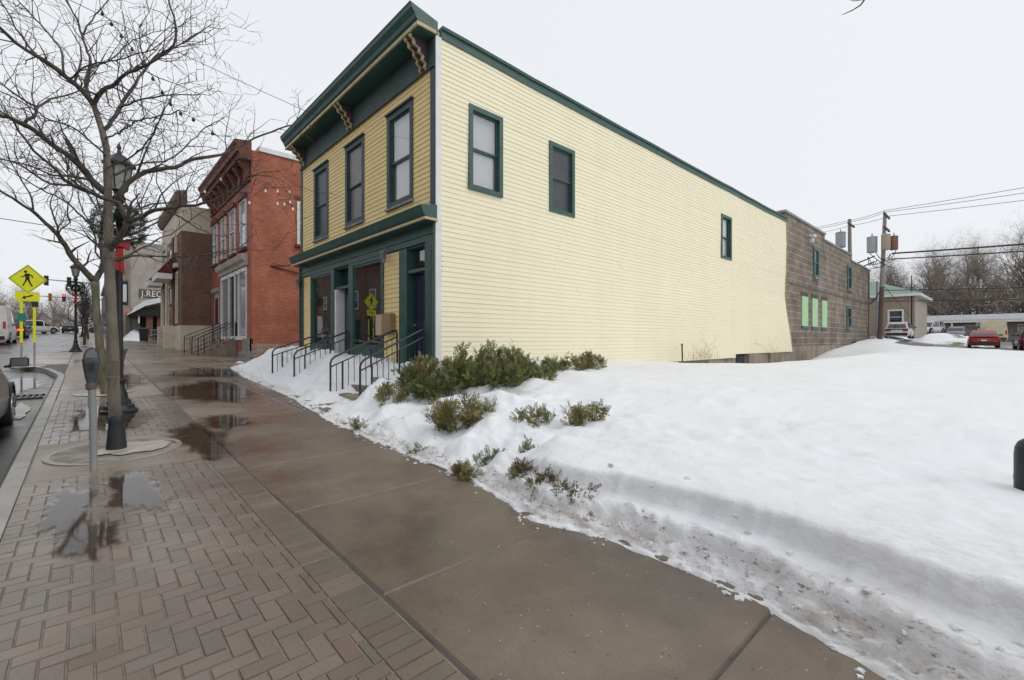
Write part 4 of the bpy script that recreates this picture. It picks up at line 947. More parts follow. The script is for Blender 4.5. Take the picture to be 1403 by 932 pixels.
def polyline_branch(thick, thin, pts, r0, r1, rg, dens=1.0, wob=.02, Lk=1.0, sub=2, lvl=2, start=.15):
    """a drawn limb: smoothed, knobbly, with side twigs"""
    P = [V(q) for q in pts]; out = []
    for i in range(len(P) - 1):
        a = P[max(i - 1, 0)]; b = P[i]; c = P[i + 1]; d = P[min(i + 2, len(P) - 1)]
        ns = max(2, int((c - b).length / .09))
        for k in range(ns):
            t = k / ns
            q = .5 * ((2 * b) + (c - a) * t + (2 * a - 5 * b + 4 * c - d) * t * t + (3 * b - a - 3 * c + d) * t ** 3)
            out.append(q + V((rg.gauss(0, wob), rg.gauss(0, wob), rg.gauss(0, wob))) * (.5 if k else .1))
    out.append(P[-1]); n = len(out)
    rad = [(r0 + (r1 - r0) * (k / (n - 1)) ** .8) * rg.uniform(.92, 1.12) for k in range(n)]
    thick.tube(out, rad, 8 if r0 > .03 else 6, cap=True)
    for k in range(int(n * start), n):
        f = k / n
        if rg.random() < .62 * dens:
            dd = (out[min(k + 1, n - 1)] - out[max(k - 1, 0)]).normalized(); ax = dd.orthogonal(); ax.rotate(Matrix.Rotation(rg.uniform(0, 6.283), 3, dd))
            nd = dd * .75 + ax * .7 + V((0, 0, .12))
            sprout(thick, thin, out[k], nd, rg.uniform(.25, .95) * Lk, max(rad[k] * .5, .0058), lvl, rg, dens=.85)
    sprout(thick, thin, out[-1], out[-1] - out[-3], .5 * Lk, r1 * .8, 2, rg)
    return out
def traced_tree(name, label, limbs, seed, loc, dens, bark, Lk=1.0, rk=(.72, .82)):
    limbs = [(a, b * rk[a != 't'], c * rk[a != 't'], d) for a, b, c, d in limbs]
    rg = random.Random(seed); t = thing(name, label, 'tree', loc)
    tk, th, tr = MB(), MB(), MB()
    for kind, r0, r1, pts in limbs:
        if kind == 't':
            P = []
            for a, b in zip(pts, pts[1:]):
                n = max(2, int((V(b) - V(a)).length / .12))
                for k in range(n): P.append(V(a).lerp(V(b), k / n))
            P.append(V(pts[-1])); n = len(P)
            rad = [(r0 + (r1 - r0) * k / (n - 1)) * rg.uniform(.95, 1.06) for k in range(n)]
            tr.tube(P, rad, 14)
        else: polyline_branch(tk, th, pts, r0, r1, rg, dens if r0 < .05 else dens * .7, .012, Lk)
    tr.build('trunk', MAT[bark], t, smooth=True, fix=False, angle=180)
    tk.build('limb', MAT['limb'], t, smooth=True, fix=False, angle=180); th.build('twig', MAT['twig'], t, fix=False)
    return t
LIMBS_A = [('t',0.088,0.075,[(0.29,7.79,0.21),(0.28,7.80,0.49),(0.26,7.79,0.96),(0.25,7.79,1.52),(0.23,7.79,2.08),(0.21,7.79,2.82)]),
('t',0.072,0.04,[(0.21,7.79,2.82),(0.20,7.80,3.62),(0.19,7.81,4.09),(0.15,7.85,4.32),(0.07,7.92,4.65)]),
('l',0.032,0.012,[(0.07,7.92,4.65),(-0.05,7.83,4.77),(-0.18,7.81,4.86),(-0.34,7.69,4.93),(-0.50,7.56,4.94),(-0.63,7.41,4.98),(-0.80,7.30,5.06),(-0.98,7.32,5.10)]),
('l',0.016,0.007,[(-0.16,7.80,4.83),(-0.31,8.14,5.07),(-0.46,8.48,5.30),(-0.69,8.97,5.80),(-0.74,9.08,5.98),(-0.88,9.28,6.28),(-1.01,9.54,6.63)]),
('l',0.014,0.006,[(-0.20,7.76,4.88),(-0.21,7.84,5.05),(-0.23,8.00,5.26),(-0.39,8.28,5.59),(-0.54,8.56,5.87),(-0.66,8.80,6.10),(-0.78,9.06,6.35)]),
('l',0.024,0.008,[(0.07,7.92,4.65),(0.02,8.11,4.85),(-0.01,8.20,5.03),(0.04,8.29,5.35),(0.00,8.47,5.62),(-0.04,8.57,5.80),(-0.10,8.69,6.08),(-0.21,8.93,6.40),(-0.30,9.09,6.69)]),
('l',0.012,0.005,[(-0.04,8.57,5.79),(0.09,8.66,6.20),(0.24,8.65,6.49),(0.36,8.68,6.67)]),
('l',0.03,0.008,[(0.07,7.92,4.65),(0.09,7.84,4.69),(0.15,7.65,4.75),(0.27,7.40,4.79),(0.35,7.19,4.85),(0.54,6.73,4.85),(0.64,6.58,4.93),(0.73,6.42,5.00),(0.74,6.35,5.18),(0.68,6.33,5.38),(0.64,6.37,5.60)]),
('l',0.011,0.005,[(0.54,6.73,4.85),(0.75,6.68,5.09),(0.92,6.65,5.29),(1.09,6.63,5.48)]),
('l',0.026,0.007,[(0.16,7.84,4.33),(0.24,7.91,4.51),(0.32,7.97,4.71),(0.46,8.04,5.07),(0.63,8.16,5.48),(0.72,8.14,5.65),(0.83,8.11,5.76),(1.08,8.15,6.02),(1.27,8.11,6.26)]),
('l',0.013,0.005,[(0.33,7.95,4.71),(0.49,7.60,4.74),(0.66,7.31,4.73),(0.81,7.03,4.70),(1.02,6.70,4.65)]),
('l',0.011,0.005,[(0.04,8.29,5.28),(0.24,8.38,5.50),(0.44,8.47,5.85),(0.64,8.55,6.11),(0.86,8.49,6.26)]),
('l',0.012,0.005,[(-0.14,7.78,4.85),(-0.04,7.41,4.85),(0.13,6.98,4.80),(0.30,6.55,4.72),(0.41,6.31,4.72),(0.54,6.05,4.69)]),
('l',0.042,0.014,[(0.18,7.82,3.53),(0.05,7.81,3.66),(-0.06,7.70,3.79),(-0.17,7.67,3.88),(-0.28,7.64,3.94),(-0.43,7.50,4.03),(-0.57,7.36,4.05),(-0.67,7.32,4.05),(-0.83,7.32,4.07),(-0.98,7.32,4.09)]),
('l',0.018,0.007,[(-0.51,7.44,4.05),(-0.43,7.43,4.16),(-0.41,7.48,4.29),(-0.25,7.60,4.51),(-0.10,7.60,4.62),(0.00,7.65,4.77)]),
('l',0.013,0.006,[(-0.41,7.48,4.30),(-0.54,7.46,4.35),(-0.66,7.45,4.43),(-0.76,7.53,4.53)]),
('l',0.036,0.03,[(0.21,7.80,2.74),(0.27,7.67,2.88),(0.33,7.53,2.98),(0.37,7.41,3.12)]),
('l',0.03,0.008,[(0.37,7.41,3.12),(0.29,7.37,3.32),(0.13,7.38,3.36),(-0.03,7.40,3.42),(-0.19,7.42,3.51),(-0.23,7.38,3.57),(-0.34,7.42,3.69),(-0.43,7.37,3.76),(-0.54,7.33,3.93),(-0.61,7.25,4.05)]),
('l',0.014,0.006,[(-0.11,7.41,3.46),(-0.29,7.37,3.42),(-0.42,7.35,3.49),(-0.54,7.33,3.57),(-0.67,7.32,3.59),(-0.79,7.42,3.61)]),
('l',0.034,0.009,[(0.29,7.73,3.43),(0.39,7.70,3.67),(0.57,7.60,3.84),(0.85,7.40,3.91),(0.97,7.42,4.02),(1.17,7.38,4.12),(1.36,7.34,4.20),(1.74,7.26,4.51),(1.96,7.19,4.65),(2.19,7.11,4.79)]),
('l',0.015,0.006,[(0.27,7.75,3.76),(0.40,7.82,3.90),(0.56,7.94,4.04),(0.80,8.00,4.14),(1.03,8.19,4.43),(1.26,8.25,4.79),(1.51,8.29,5.05)]),
('l',0.028,0.007,[(0.37,7.41,3.12),(0.51,7.17,3.16),(0.60,6.95,3.21),(0.77,6.66,3.21),(0.98,6.32,3.23),(1.10,6.07,3.27),(1.25,5.80,3.36),(1.35,5.57,3.45)]),
('l',0.016,0.006,[(0.37,7.44,3.23),(0.50,7.60,3.34),(0.63,7.74,3.46),(0.91,7.89,3.58),(1.11,7.98,3.64),(1.38,8.13,3.89)]),
('l',0.015,0.004,[(0.29,7.71,2.66),(0.40,7.28,2.68),(0.58,6.83,2.64),(0.74,6.41,2.60),(0.90,6.06,2.58),(1.04,5.72,2.58)]),
('l',0.015,0.005,[(0.27,7.72,2.66),(0.48,7.89,2.83),(0.70,8.09,3.03),(0.95,8.26,3.24),(1.18,8.47,3.50),(1.44,8.49,3.73)]),
('l',0.013,0.005,[(0.45,7.77,3.03),(0.62,7.75,3.17),(0.77,7.75,3.31),(0.97,7.70,3.62),(1.07,7.68,3.94)]),
('l',0.014,0.005,[(0.19,7.81,2.90),(0.03,8.09,3.16),(-0.25,8.56,3.53),(-0.56,9.12,3.81),(-0.89,9.71,4.18),(-1.10,10.04,4.39)]),
('l',0.012,0.005,[(0.18,7.82,3.20),(0.07,8.40,3.51),(-0.10,9.11,3.97),(-0.27,9.67,4.41),(-0.49,10.28,4.87),(-0.67,10.73,5.37)]),
('l',0.012,0.005,[(0.19,7.81,3.99),(0.01,7.23,3.98),(-0.13,6.81,3.94),(-0.30,6.43,3.84),(-0.43,6.14,3.83),(-0.55,5.97,3.82)]),
('l',0.011,0.005,[(0.17,7.83,4.22),(0.30,7.10,4.11),(0.42,6.44,4.05),(0.53,5.92,3.94),(0.67,5.52,3.91)]),
('l',0.012,0.005,[(0.20,7.80,3.85),(0.38,6.88,3.77),(0.51,6.36,3.85),(0.58,6.01,3.99),(0.63,5.70,4.11)])]
LIMBS_B = [('t',0.115,0.095,[(0.32,13.93,0.37),(0.27,13.98,0.92),(0.22,14.02,1.58),(0.17,14.07,2.25),(0.15,14.09,2.75),(0.13,14.10,2.98)]),
('l',0.086,0.018,[(0.13,14.10,2.98),(-0.02,14.09,3.19),(-0.21,14.13,3.45),(-0.32,14.09,3.69),(-0.40,14.02,3.82),(-0.46,13.95,3.94),(-0.64,13.98,4.15),(-0.79,13.85,4.31),(-1.02,13.78,4.48),(-1.27,13.74,4.64),(-1.50,13.68,4.75)]),
('l',0.02,0.008,[(-0.45,13.94,3.92),(-0.40,13.75,4.02),(-0.26,13.63,4.16),(-0.30,13.66,4.47),(-0.21,13.71,4.87),(-0.27,13.90,5.33)]),
('l',0.088,0.03,[(0.13,14.10,2.98),(0.26,14.10,3.26),(0.28,14.08,3.52),(0.24,14.11,3.92),(0.28,14.08,4.43)]),
('l',0.026,0.01,[(0.26,14.10,3.49),(0.15,14.13,3.66),(0.16,14.05,3.90),(0.05,14.16,4.32),(-0.10,14.29,4.73),(-0.17,14.36,5.23)]),
('l',0.028,0.01,[(0.28,14.08,4.43),(0.37,14.26,5.16),(0.53,14.39,5.83),(0.74,14.47,6.53)]),
('l',0.026,0.01,[(0.28,14.08,4.43),(0.14,13.79,4.91),(0.00,13.65,5.33),(-0.07,13.58,5.76)]),
('l',0.024,0.009,[(0.26,14.10,3.76),(0.59,14.20,4.33),(0.92,14.16,4.91),(1.15,14.36,5.54),(1.30,14.49,6.15)]),
('l',0.024,0.009,[(-0.79,13.85,4.31),(-0.86,13.78,4.69),(-1.02,13.78,5.03),(-1.17,13.79,5.37)])]

T1 = traced_tree('street_tree', 'bare street tree with a black trunk guard, nearest the parking meter', LIMBS_A, 5, (.29, 7.8, .23), 1.1, 'bark', .85, (.75, 1.0))
m = MB(); m.lathe([(.105, -.02), (.106, .03), (.094, .16), (.084, .28), (.08, .36), (.079, .44), (.072, .45)] , (.285, 7.8, .24), 20); m.build('trunk_guard', MAT['guard'], T1, smooth=True)
for z_ in (1.37, 1.17):
    m = MB(); m.lathe([(.05, -.025), (.066, -.015), (.068, .012), (.05, .025)], (.253, 7.79, z_), 16); m.build('bark_ring', MAT['barkm'], T1, smooth=True)
traced_tree('street_tree', 'bare mossy barked street tree just behind the nearest lamp post, forking low', LIMBS_B, 9, (.3, 13.98, .42), .8, 'barkm', 1.3)

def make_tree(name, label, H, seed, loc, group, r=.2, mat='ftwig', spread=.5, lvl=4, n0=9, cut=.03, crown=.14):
    rg = random.Random(seed); t = thing(name, label, 'tree', loc, 0, group, local=True); tr, tk, th = MB(), MB(), MB()
    P = [V((0, 0, -.3))]; d = V((0, 0, 1)); n = 12
    for k in range(n): d = (d + V((rg.gauss(0, .07), rg.gauss(0, .07), .15))).normalized(); P.append(P[-1] + d * (H * .8 / n))
    rad = [r * (1 - .88 * k / n) for k in range(n + 1)]; tr.tube(P, rad, 8)
    for k in range(int(n * crown), n + 1):
        for _ in range(n0 // 3):
            a = rg.uniform(0, 6.283); f = k / n; el = .45 + .7 * f
            nd = V((math.cos(a) * math.cos(el), math.sin(a) * math.cos(el), math.sin(el)))
            sprout(th, th, P[k], nd, H * spread * (1.05 - .6 * f) * rg.uniform(.6, 1.05), rad[k] * .6 + .01, lvl, rg, cut, .08, .2, .9)
    tr.build('trunk', MAT[mat], t, fix=False); th.build('crown', MAT[mat], t, fix=False); return t

g = 'bare trees behind the motel'
spots = [(124, 22, 15, 0), (126, 10, 18, 1), (123, 2, 19, 2), (127, -6, 21, 0), (124, -14, 20, 1), (128, 15, 17, 2), (131, -2, 22, 1), (126, -22, 19, 2), (133, 5, 20, 0), (129, -30, 20, 1), (136, -11, 22, 2), (133, 18, 18, 1), (139, 9, 21, 2), (140, -20, 22, 0)]
NM = ['leftmost', 'wide', 'dense', 'tallest', 'upright', 'low', 'spreading', 'slender', 'pale', 'outermost', 'rear', 'short', 'hazy', 'far']
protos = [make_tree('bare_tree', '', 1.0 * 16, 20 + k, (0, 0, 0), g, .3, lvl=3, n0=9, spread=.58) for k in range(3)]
RL = ['bare tree behind the motel next to the tan house corner', 'bare tree behind the motel second from the tan house', 'bare tree above the white suv at the motel', 'bare tree over the slate coloured car by the motel', 'bare tree behind the cream van at the motel',
      'low bare tree partly hidden by the tan house roof edge', 'tall bare tree between the white suv and the red car', 'bare tree above the maroon jeep at the right edge', 'rear bare tree over the left end of the motel roof', 'bare tree beyond the roof plant of the motel', 'tall rear bare tree over the red car', 'rear bare tree just right of the green hipped roof', 'hazy rear bare tree over the motel snow roof', 'far bare tree beyond the thin grey pole']
for k, (x, y, h, p) in enumerate(spots):
    if k < 3: o = protos[k]; o.location = (x, y, 2.2); o.rotation_euler[2] = k; o.scale = (h / 16,) * 3; o['label'] = RL[k]
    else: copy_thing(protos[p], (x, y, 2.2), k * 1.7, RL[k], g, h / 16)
g = 'bare trees along the far street'
LLs = [(-12.5, 98, 12, 0, 'bare tree at the left picture edge above the white van'), (-15.5, 112, 13, 1, 'taller bare tree left of the yellow crossing sign'), (-9, 150, 12, 2, 'bare tree far up the road behind the traffic signals'), (-4, 178, 13, 0, 'bare tree on the far crest under the mast arm'), (-22, 165, 14, 1, 'bare tree far left beyond the van'),
       (2, 190, 13, 2, 'bare tree on the far crest left of the second lamp post'), (-14, 190, 14, 0, 'bare tree at the end of the road behind the parked cars'), (-30, 180, 15, 2, 'bare tree far beyond the left kerb'), (10, 175, 13, 1, 'bare tree far beyond the second lamp post'), (-8, 210, 15, 1, 'farthest bare tree at the end of the road'), (-19, 205, 14, 2, 'far bare tree behind the yellow posts')]
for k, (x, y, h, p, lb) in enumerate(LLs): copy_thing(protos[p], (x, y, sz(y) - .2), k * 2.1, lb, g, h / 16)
g = 'small street trees up the walkway'
st = make_tree('small_street_tree', 'small bare street tree just past the second lamp post', 5.5, 77, (-.1, 44, sz(44)), g, .09, lvl=3, n0=9, spread=.42, mat='twig', cut=.012, crown=.36)
copy_thing(st, (.1, 58, sz(58)), 1.3, 'small bare street tree halfway to the crest', g, 1.1); copy_thing(st, (0, 73, sz(73)), 2.9, 'small bare street tree near the crest of the walkway', g, 1.15)

# ---------------------------------------------------------------- evergreen shrubs
import numpy as np
def needles(name, parent, mat, P, D, S, pal, rg, nl=10, ln=.05, wd=.0085, curl=.5):
    """many short sprigs: P base points, D directions, S sizes"""
    n = len(P); P = np.array(P); D = np.array(D); S = np.array(S)[:, None]
    D /= np.linalg.norm(D, axis=1, keepdims=True)
    A = np.cross(D, rg.normal(size=(n, 3))); A /= np.linalg.norm(A, axis=1, keepdims=True); B = np.cross(D, A)
    vs = []; cs = []; pal = np.array(pal); pick = pal[rg.integers(0, len(pal), n)] * rg.uniform(.7, 1.3, (n, 1))
    for k in range(nl):
        f = (k + .5) / nl; side = 1 if k % 2 else -1; c = P + D * S * f
        dirn = D * .75 + (A * side) * .75 + B * rg.uniform(-.5, .5, (n, 1)); dirn /= np.linalg.norm(dirn, axis=1, keepdims=True)
        wv = np.cross(dirn, A * .3 + B); wv /= np.linalg.norm(wv, axis=1, keepdims=True)
        L = ln * S / .12 * (1.1 - .6 * f); W_ = wd * S / .12
        vs.append(np.stack([c, c + dirn * L * .5 + wv * W_, c + dirn * L, c + dirn * L * .5 - wv * W_], 1)); cs.append(pick * rg.uniform(.8, 1.2, (n, 1)))
    vs = np.concatenate(vs).reshape(-1, 3); cs = np.concatenate(cs); q = len(cs)
    off = BASE.get(parent.name, (0, 0, 0)) if parent else (0, 0, 0); vs = vs - np.array(off)
    me = bpy.data.meshes.new(name); me.vertices.add(len(vs)); me.vertices.foreach_set('co', vs.ravel())
    me.loops.add(q * 4); me.loops.foreach_set('vertex_index', np.arange(q * 4)); me.polygons.add(q); me.polygons.foreach_set('loop_start', np.arange(q) * 4)
    me.update(calc_edges=True); at = me.color_attributes.new('tint', 'FLOAT_COLOR', 'CORNER')
    at.data.foreach_set('color', np.repeat(np.concatenate([cs, np.ones((q, 1))], 1), 4, axis=0).ravel())
    me.materials.append(mat); o = bpy.data.objects.new(name, me); C.objects.link(o)
    if parent: o.parent = parent; BASE[o.name] = off
    return o
YEW = [(.12, .14, .036), (.155, .17, .046), (.09, .108, .03), (.2, .19, .055)]
BRZ = [(.16, .16, .042), (.21, .175, .055), (.11, .135, .038), (.18, .13, .048), (.24, .21, .065)]
DRK = [(.08, .11, .03), (.11, .14, .038), (.14, .165, .042)]
BRW = [(.13, .085, .03), (.10, .09, .03), (.16, .11, .045), (.08, .085, .03)]
def shrub(label, x, y, rx, ry, h, n, pal, seed, up=.8, size=.13, group='evergreen shrubs poking from the snow', z=None, name='shrub', tall=0):
    z = snow_z(x, y) if z is None else z
    rg = random.Random(seed); nr = np.random.default_rng(seed); z -= .04; t = thing(name, label, 'shrub', (x, y, z - .05), 0, group)
    P, D, S = [], [], []; st = MB(); ns = max(5, n // 26)
    for k in range(ns):
        a = rg.uniform(0, 6.283); rr = math.sqrt(rg.random()); f = 1 - .35 * rr * rr
        tip = V((x + rx * rr * math.cos(a), y + ry * rr * math.sin(a), z + h * f * rg.uniform(.55, 1.08) * (1.25 if tall and k % tall == 0 else 1)))
        b = V((x + rx * .45 * rr * math.cos(a), y + ry * .45 * rr * math.sin(a), z - .06))
        mid = b.lerp(tip, .5) + V((math.cos(a), math.sin(a), 0)) * .34 * rx + V((rg.gauss(0, .03), rg.gauss(0, .03), 0))
        pts = [b.lerp(mid, q / 4).lerp(mid.lerp(tip, q / 4), q / 4) for q in range(5)]
        st.tube(pts, [.009, .007, .005, .004, .002], 4, cap=False)
        for q in range(n // ns):
            u = rg.random() ** .75; s = min(3, int(u * 4)); p = pts[s].lerp(pts[s + 1], u * 4 - s); dd = (pts[s + 1] - pts[s]).normalized()
            o_ = V((rg.gauss(0, 1), rg.gauss(0, 1), rg.gauss(0, .6))).normalized()
            P.append(tuple(p + o_ * .02)); D.append(tuple(dd * up + o_ * .75)); S.append(size * rg.uniform(.6, 1.25))
    st.build('stem', MAT['twig'], t, fix=False)
    needles('foliage', t, MAT['leaf'], P, D, S, pal, nr)
    return t
shrub('big dense upright dark green yew against the pale yellow wall', 5.75, 6.75, 1.0, .62, .72, 2300, YEW, 1, 1.0, .14, tall=6)
shrub('tall loose sprawling evergreen beside the white corner board', 5.35, 7.9, .75, .5, .8, 800, BRZ, 2, .8, .14, tall=4)
shrub('dark green low hedge clump along the foot of the yellow wall', 7.5, 7.35, 1.25, .42, .42, 1300, YEW, 3, .9, .13, tall=6)
shrub('bronze tipped hedge end farthest along the yellow wall', 9.1, 7.3, .95, .42, .42, 800, BRZ, 4, .8, .13)
shrub('bushy bronze green shrub in the middle of the bank, nearest the walkway', 4.0, 5.4, .55, .42, .44, 620, BRZ, 5, .55, .13)
shrub('dark low evergreen mound between the bronze shrub and the corner door', 4.75, 7.25, .42, .4, .42, 520, DRK, 6, .5, .13)
shrub('thin green sprays leaning over the steps railing', 4.15, 7.85, .4, .35, .45, 260, BRZ, 7, .7, .14)
shrub('dark green evergreen clump right under the navy corner door', 5.05, 8.5, .4, .3, .5, 380, DRK, 8, .7, .14)
shrub('small flat green shrub on the snow between the big yew and the lone bush', 4.55, 4.5, .33, .3, .17, 200, DRK + BRZ, 9, .6, .12)
shrub('lone bushy bronze shrub standing out on the open snow', 4.78, 3.78, .24, .2, .32, 230, BRZ, 10, .7, .11)
shrub('small grey green sprays right beside the lone bush on the snow', 5.55, 4.05, .22, .18, .14, 130, DRK + [(.09, .095, .07)], 11, .7, .10)
shrub('green sprig pair pushing out of the smooth snow mound', 3.55, 4.2, .2, .16, .12, 110, DRK, 12, .5, .10)
shrub('low yellow green shrub at the foot of the bank by the walkway', 3.2, 4.12, .22, .17, .12, 170, BRZ, 13, .5, .11)
shrub('brown tinged tuft under the snow ledge, left one of two', 3.28, 3.42, .16, .13, .12, 150, BRW, 14, .5, .10)
shrub('brown green tuft under the snow ledge, right one of two', 3.2, 2.98, .14, .12, .11, 120, BRW, 15, .5, .09)
shrub('thin crushed evergreen fringe trailing under the overhanging snow', 3.2, 2.62, .1, .26, .07, 110, DRK + BRW, 16, .3, .09)
shrub('single small sprig at the snow edge below the steps railing', 3.2, 7.0, .12, .1, .14, 50, DRK + BRZ, 17, .7, .10)
shrub('tiny sprig standing in the snow hollow of the bank', 3.75, 3.72, .1, .1, .14, 45, DRK, 18, .9, .09)
shrub('small isolated sprig in front of the wall hedge', 6.95, 6.4, .17, .15, .2, 80, BRZ, 19, 1.0, .11)
shrub('small sprig at the snow edge left of the walkway joint', 3.16, 5.25, .08, .12, .1, 40, DRK, 20, .7, .09)
# dry stalks and a stake by the wall
def stalks(name, label, x, y, n, h, sp, seed, z=None):
    rg = random.Random(seed); z = snow_z(x, y) if z is None else z; m = MB(); 
    for k in range(n):
        bx_, by_ = x + rg.gauss(0, sp), y + rg.gauss(0, .06); hh = h * rg.uniform(.4, 1.1)
        sprout(m, m, (bx_, by_, z - .05), (rg.gauss(0, .25), rg.gauss(0, .1) - .05, 1), hh, .006, 2, rg, .1, .06, .15)
    o = m.build(name, MAT['dry'], fix=False); return tag(o, label, 'plant')
stalks('dry_weeds', 'thin dry brown weeds standing in snow beside the metal stake', 18.5, 8.5, 26, .8, .7, 1)
stalks('dry_weeds', 'sparse dry weeds against the yellow wall over the cellar opening', 26.0, 8.3, 10, 1.4, 1.2, 2)
stalks('dry_weeds', 'dark dry vine clump at the wall joint of yellow and block buildings', 31.2, 8.2, 16, 1.3, .25, 3)
m = MB(); m.tube([(17.0, 8.55, .7), (17.0, 8.57, 1.45)], .03, 6); m.lathe([(0, 1.45), (.034, 1.45), (.034, 1.5), (0, 1.52)], (17.0, 8.57, 0), 8)
tag(m.build('metal_stake', MAT['black']), 'dark metal stake standing by the yellow wall above the snow', 'stake')
m = MB(); bz = snow_z(16.2, 7.7)
m.hexa([(15.6, 7.75, bz - .03), (16.9, 7.45, bz - .02), (17.0, 7.75, bz - .02), (15.7, 8.05, bz - .03), (15.6, 7.75, bz + .08), (16.9, 7.45, bz + .10), (17.0, 7.75, bz + .10), (15.7, 8.05, bz + .08)])
tag(m.build('loose_board', MAT['board'], bevel=.015), 'wet dark board lying on the snow near the metal stake', 'board')

# ---------------------------------------------------------------- street furniture
def meter():
    t = thing('parking_meter', 'grey parking meter on a weathered steel post beside the kerb', 'parking meter', (.06, 6.86, .205))
    m = MB(); m.tube([(.06, 6.86, .1), (.055, 6.86, .75), (.045, 6.87, 1.13)], .034, 14); m.build('post', MAT['pipe'], t, smooth=True)
    c = V((.04, 6.875, 0)); mm = MB()
    mm.lathe([(.036, 1.10), (.047, 1.11), (.05, 1.16), (.042, 1.18)], c, 16); mm.build('collar', M('brown_collar', (.09, .065, .055), (.13, .1, .09), 12, .6), t, smooth=True)
    mm = MB(); prof = [(.042, .05, 1.18), (.055, .045, 1.22), (.07, .05, 1.30), (.082, .055, 1.38), (.086, .058, 1.44), (.08, .055, 1.445), (.078, .052, 1.452), (.072, .05, 1.49), (.056, .044, 1.535), (.03, .03, 1.565), (.004, .004, 1.575)]
    n = 20; fw_, rt_ = V((.02, -1, 0)).normalized(), V((1, .02, 0)).normalized(); i0 = 0
    for rx, ry, z in prof:
        rx, ry = rx * .88, ry * .9
        for j in range(n):
            a = 2 * math.pi * j / n; ca, sa = math.cos(a), math.sin(a)
            k = (abs(ca) ** 3 + abs(sa) ** 3) ** (-1 / 3)
            q = c + rt_ * (rx * ca * k) + fw_ * (ry * sa * k); mm.v.append((q.x, q.y, z))
    for k in range(len(prof) - 1):
        for j in range(n): mm.f.append((k * n + j, k * n + (j + 1) % n, (k + 1) * n + (j + 1) % n, (k + 1) * n + j))
    mm.f.append(tuple(range(n))); mm.f.append(tuple(range((len(prof) - 1) * n, len(prof) * n)))
    mm.build('meter_head', MAT['meter'], t, smooth=True)
    mm = MB(); F = frame(c, rt_, fw_); mm.plate(F, [(-.05, 1.455), (.05, 1.455), (.045, 1.50), (.02, 1.54), (-.02, 1.54), (-.045, 1.50)], .042, .052); mm.build('window', MAT['meterglass'], t)
    mm = MB(); mm.fb(F, -.025, .025, 1.32, 1.40, .052, .066); mm.fb(F, -.006, .006, 1.34, 1.38, .066, .07); mm.build('coin_plate', MAT['trimk'], t)
meter()

def lamp(x, y, label, wl, tilt=0):
    z = sz(y); t = thing('street_lamp', label, 'street lamp', (x, y, z), 0, 'black lamp posts along the walkway', local=True)
    m = MB(); m.lathe([(.34, -.02), (.34, .04), (.30, .06), (.27, .13), (.22, .15), (.215, .21), (.17, .24), (.15, .34), (.115, .42), (.10, .52), (.12, .55), (.12, .59), (.085, .62)], (0, 0, 0), 16)
    m.build('base', MAT['black'], t, smooth=True)
    m = MB(); m.lathe([(.078, .6), (.07, 1.6), (.062, 3.6), (.075, 3.62), (.075, 3.68), (.055, 3.72), (.05, 3.82)], (0, 0, 0), 14); m.build('pole', MAT['black'], t, smooth=True)
    m = MB(); m.lathe([(.05, 3.8), (.11, 3.86), (.13, 3.92), (.09, 3.98), (.10, 4.02), (.15, 4.06)], (0, 0, 0), 12)
    for k in range(6):
        a = k * math.pi / 3; q = lambda r, zz: (r * math.cos(a), r * math.sin(a), zz); m.tube([q(.14, 4.05), q(.24, 4.52)], .012, 4)
    m.build('lantern_frame', MAT['black'], t)
    m = MB(); m.lathe([(.133, 4.05), (.232, 4.52)], (0, 0, 0), 6); m.build('lantern_glass', MAT['lampglass'], t)
    m = MB(); m.lathe([(.30, 4.50), (.31, 4.54), (.22, 4.62), (.12, 4.70), (.05, 4.73), (.03, 4.80), (.045, 4.84), (.02, 4.90), (0, 4.95)], (0, 0, 0), 6); m.build('lantern_roof', MAT['black'], t)
    # wreath with bow
    zw = z + 3.4; w_ = thing('wreath', wl, 'wreath', (x, y, zw), 0, 'green wreaths on the lamp posts')
    nr = np.random.default_rng(int(y)); rg = random.Random(int(y)); P, D, S = [], [], []
    F1 = V((.6, -.0, 0)); 
    for k in range(1300):
        a = rg.uniform(0, 6.283); b = rg.uniform(0, 6.283); Rr = .25 + .09 * math.cos(b)
        nx, nz_ = math.cos(a), math.sin(a)
        P.append((x + nx * Rr, y - .14 + .12 * math.sin(b), zw + nz_ * Rr)); D.append((nx * math.cos(b) + rg.gauss(0, .4) - nz_ * .6, math.sin(b) + rg.gauss(0, .4), nz_ * math.cos(b) + rg.gauss(0, .4) + nx * .6)); S.append(rg.uniform(.06, .12))
    needles('greenery', w_, MAT['wreath'], P, D, S, [(.02, .05, .022), (.03, .065, .03), (.04, .075, .04)], nr)
    m = MB()
    for s in (-1, 1):
        m.hexa([(x, y - .30, zw - .42), (x + s * .13, y - .33, zw - .46), (x + s * .14, y - .30, zw - .28), (x, y - .30, zw - .34), (x, y - .24, zw - .42), (x + s * .13, y - .22, zw - .46), (x + s * .14, y - .22, zw - .28), (x, y - .24, zw - .34)])
        m.hexa([(x, y - .30, zw - .38), (x + s * .04, y - .30, zw - .38), (x + s * .07, y - .28, zw - .88 - .06 * s), (x + s * .01, y - .28, zw - .84), (x, y - .28, zw - .38), (x + s * .04, y - .28, zw - .38), (x + s * .07, y - .265, zw - .88 - .06 * s), (x + s * .01, y - .265, zw - .84)])
    m.lathe([(0, -.07), (.06, -.04), (.065, .04), (0, .07)], (x, y - .29, zw - .38), 8)
    m.build('bow', MAT['red'], w_)
    t.scale = (.8, .8, 1)
    return t
lamp(.44, 11.05, 'black lamp post behind the nearest tree trunk', 'large green wreath with red bow behind the nearest tree trunk', 1)
lamp(-.42, 34.05, 'black lamp post right of the yellow crossing sign', 'green wreath with red bow on the post right of the crossing sign')
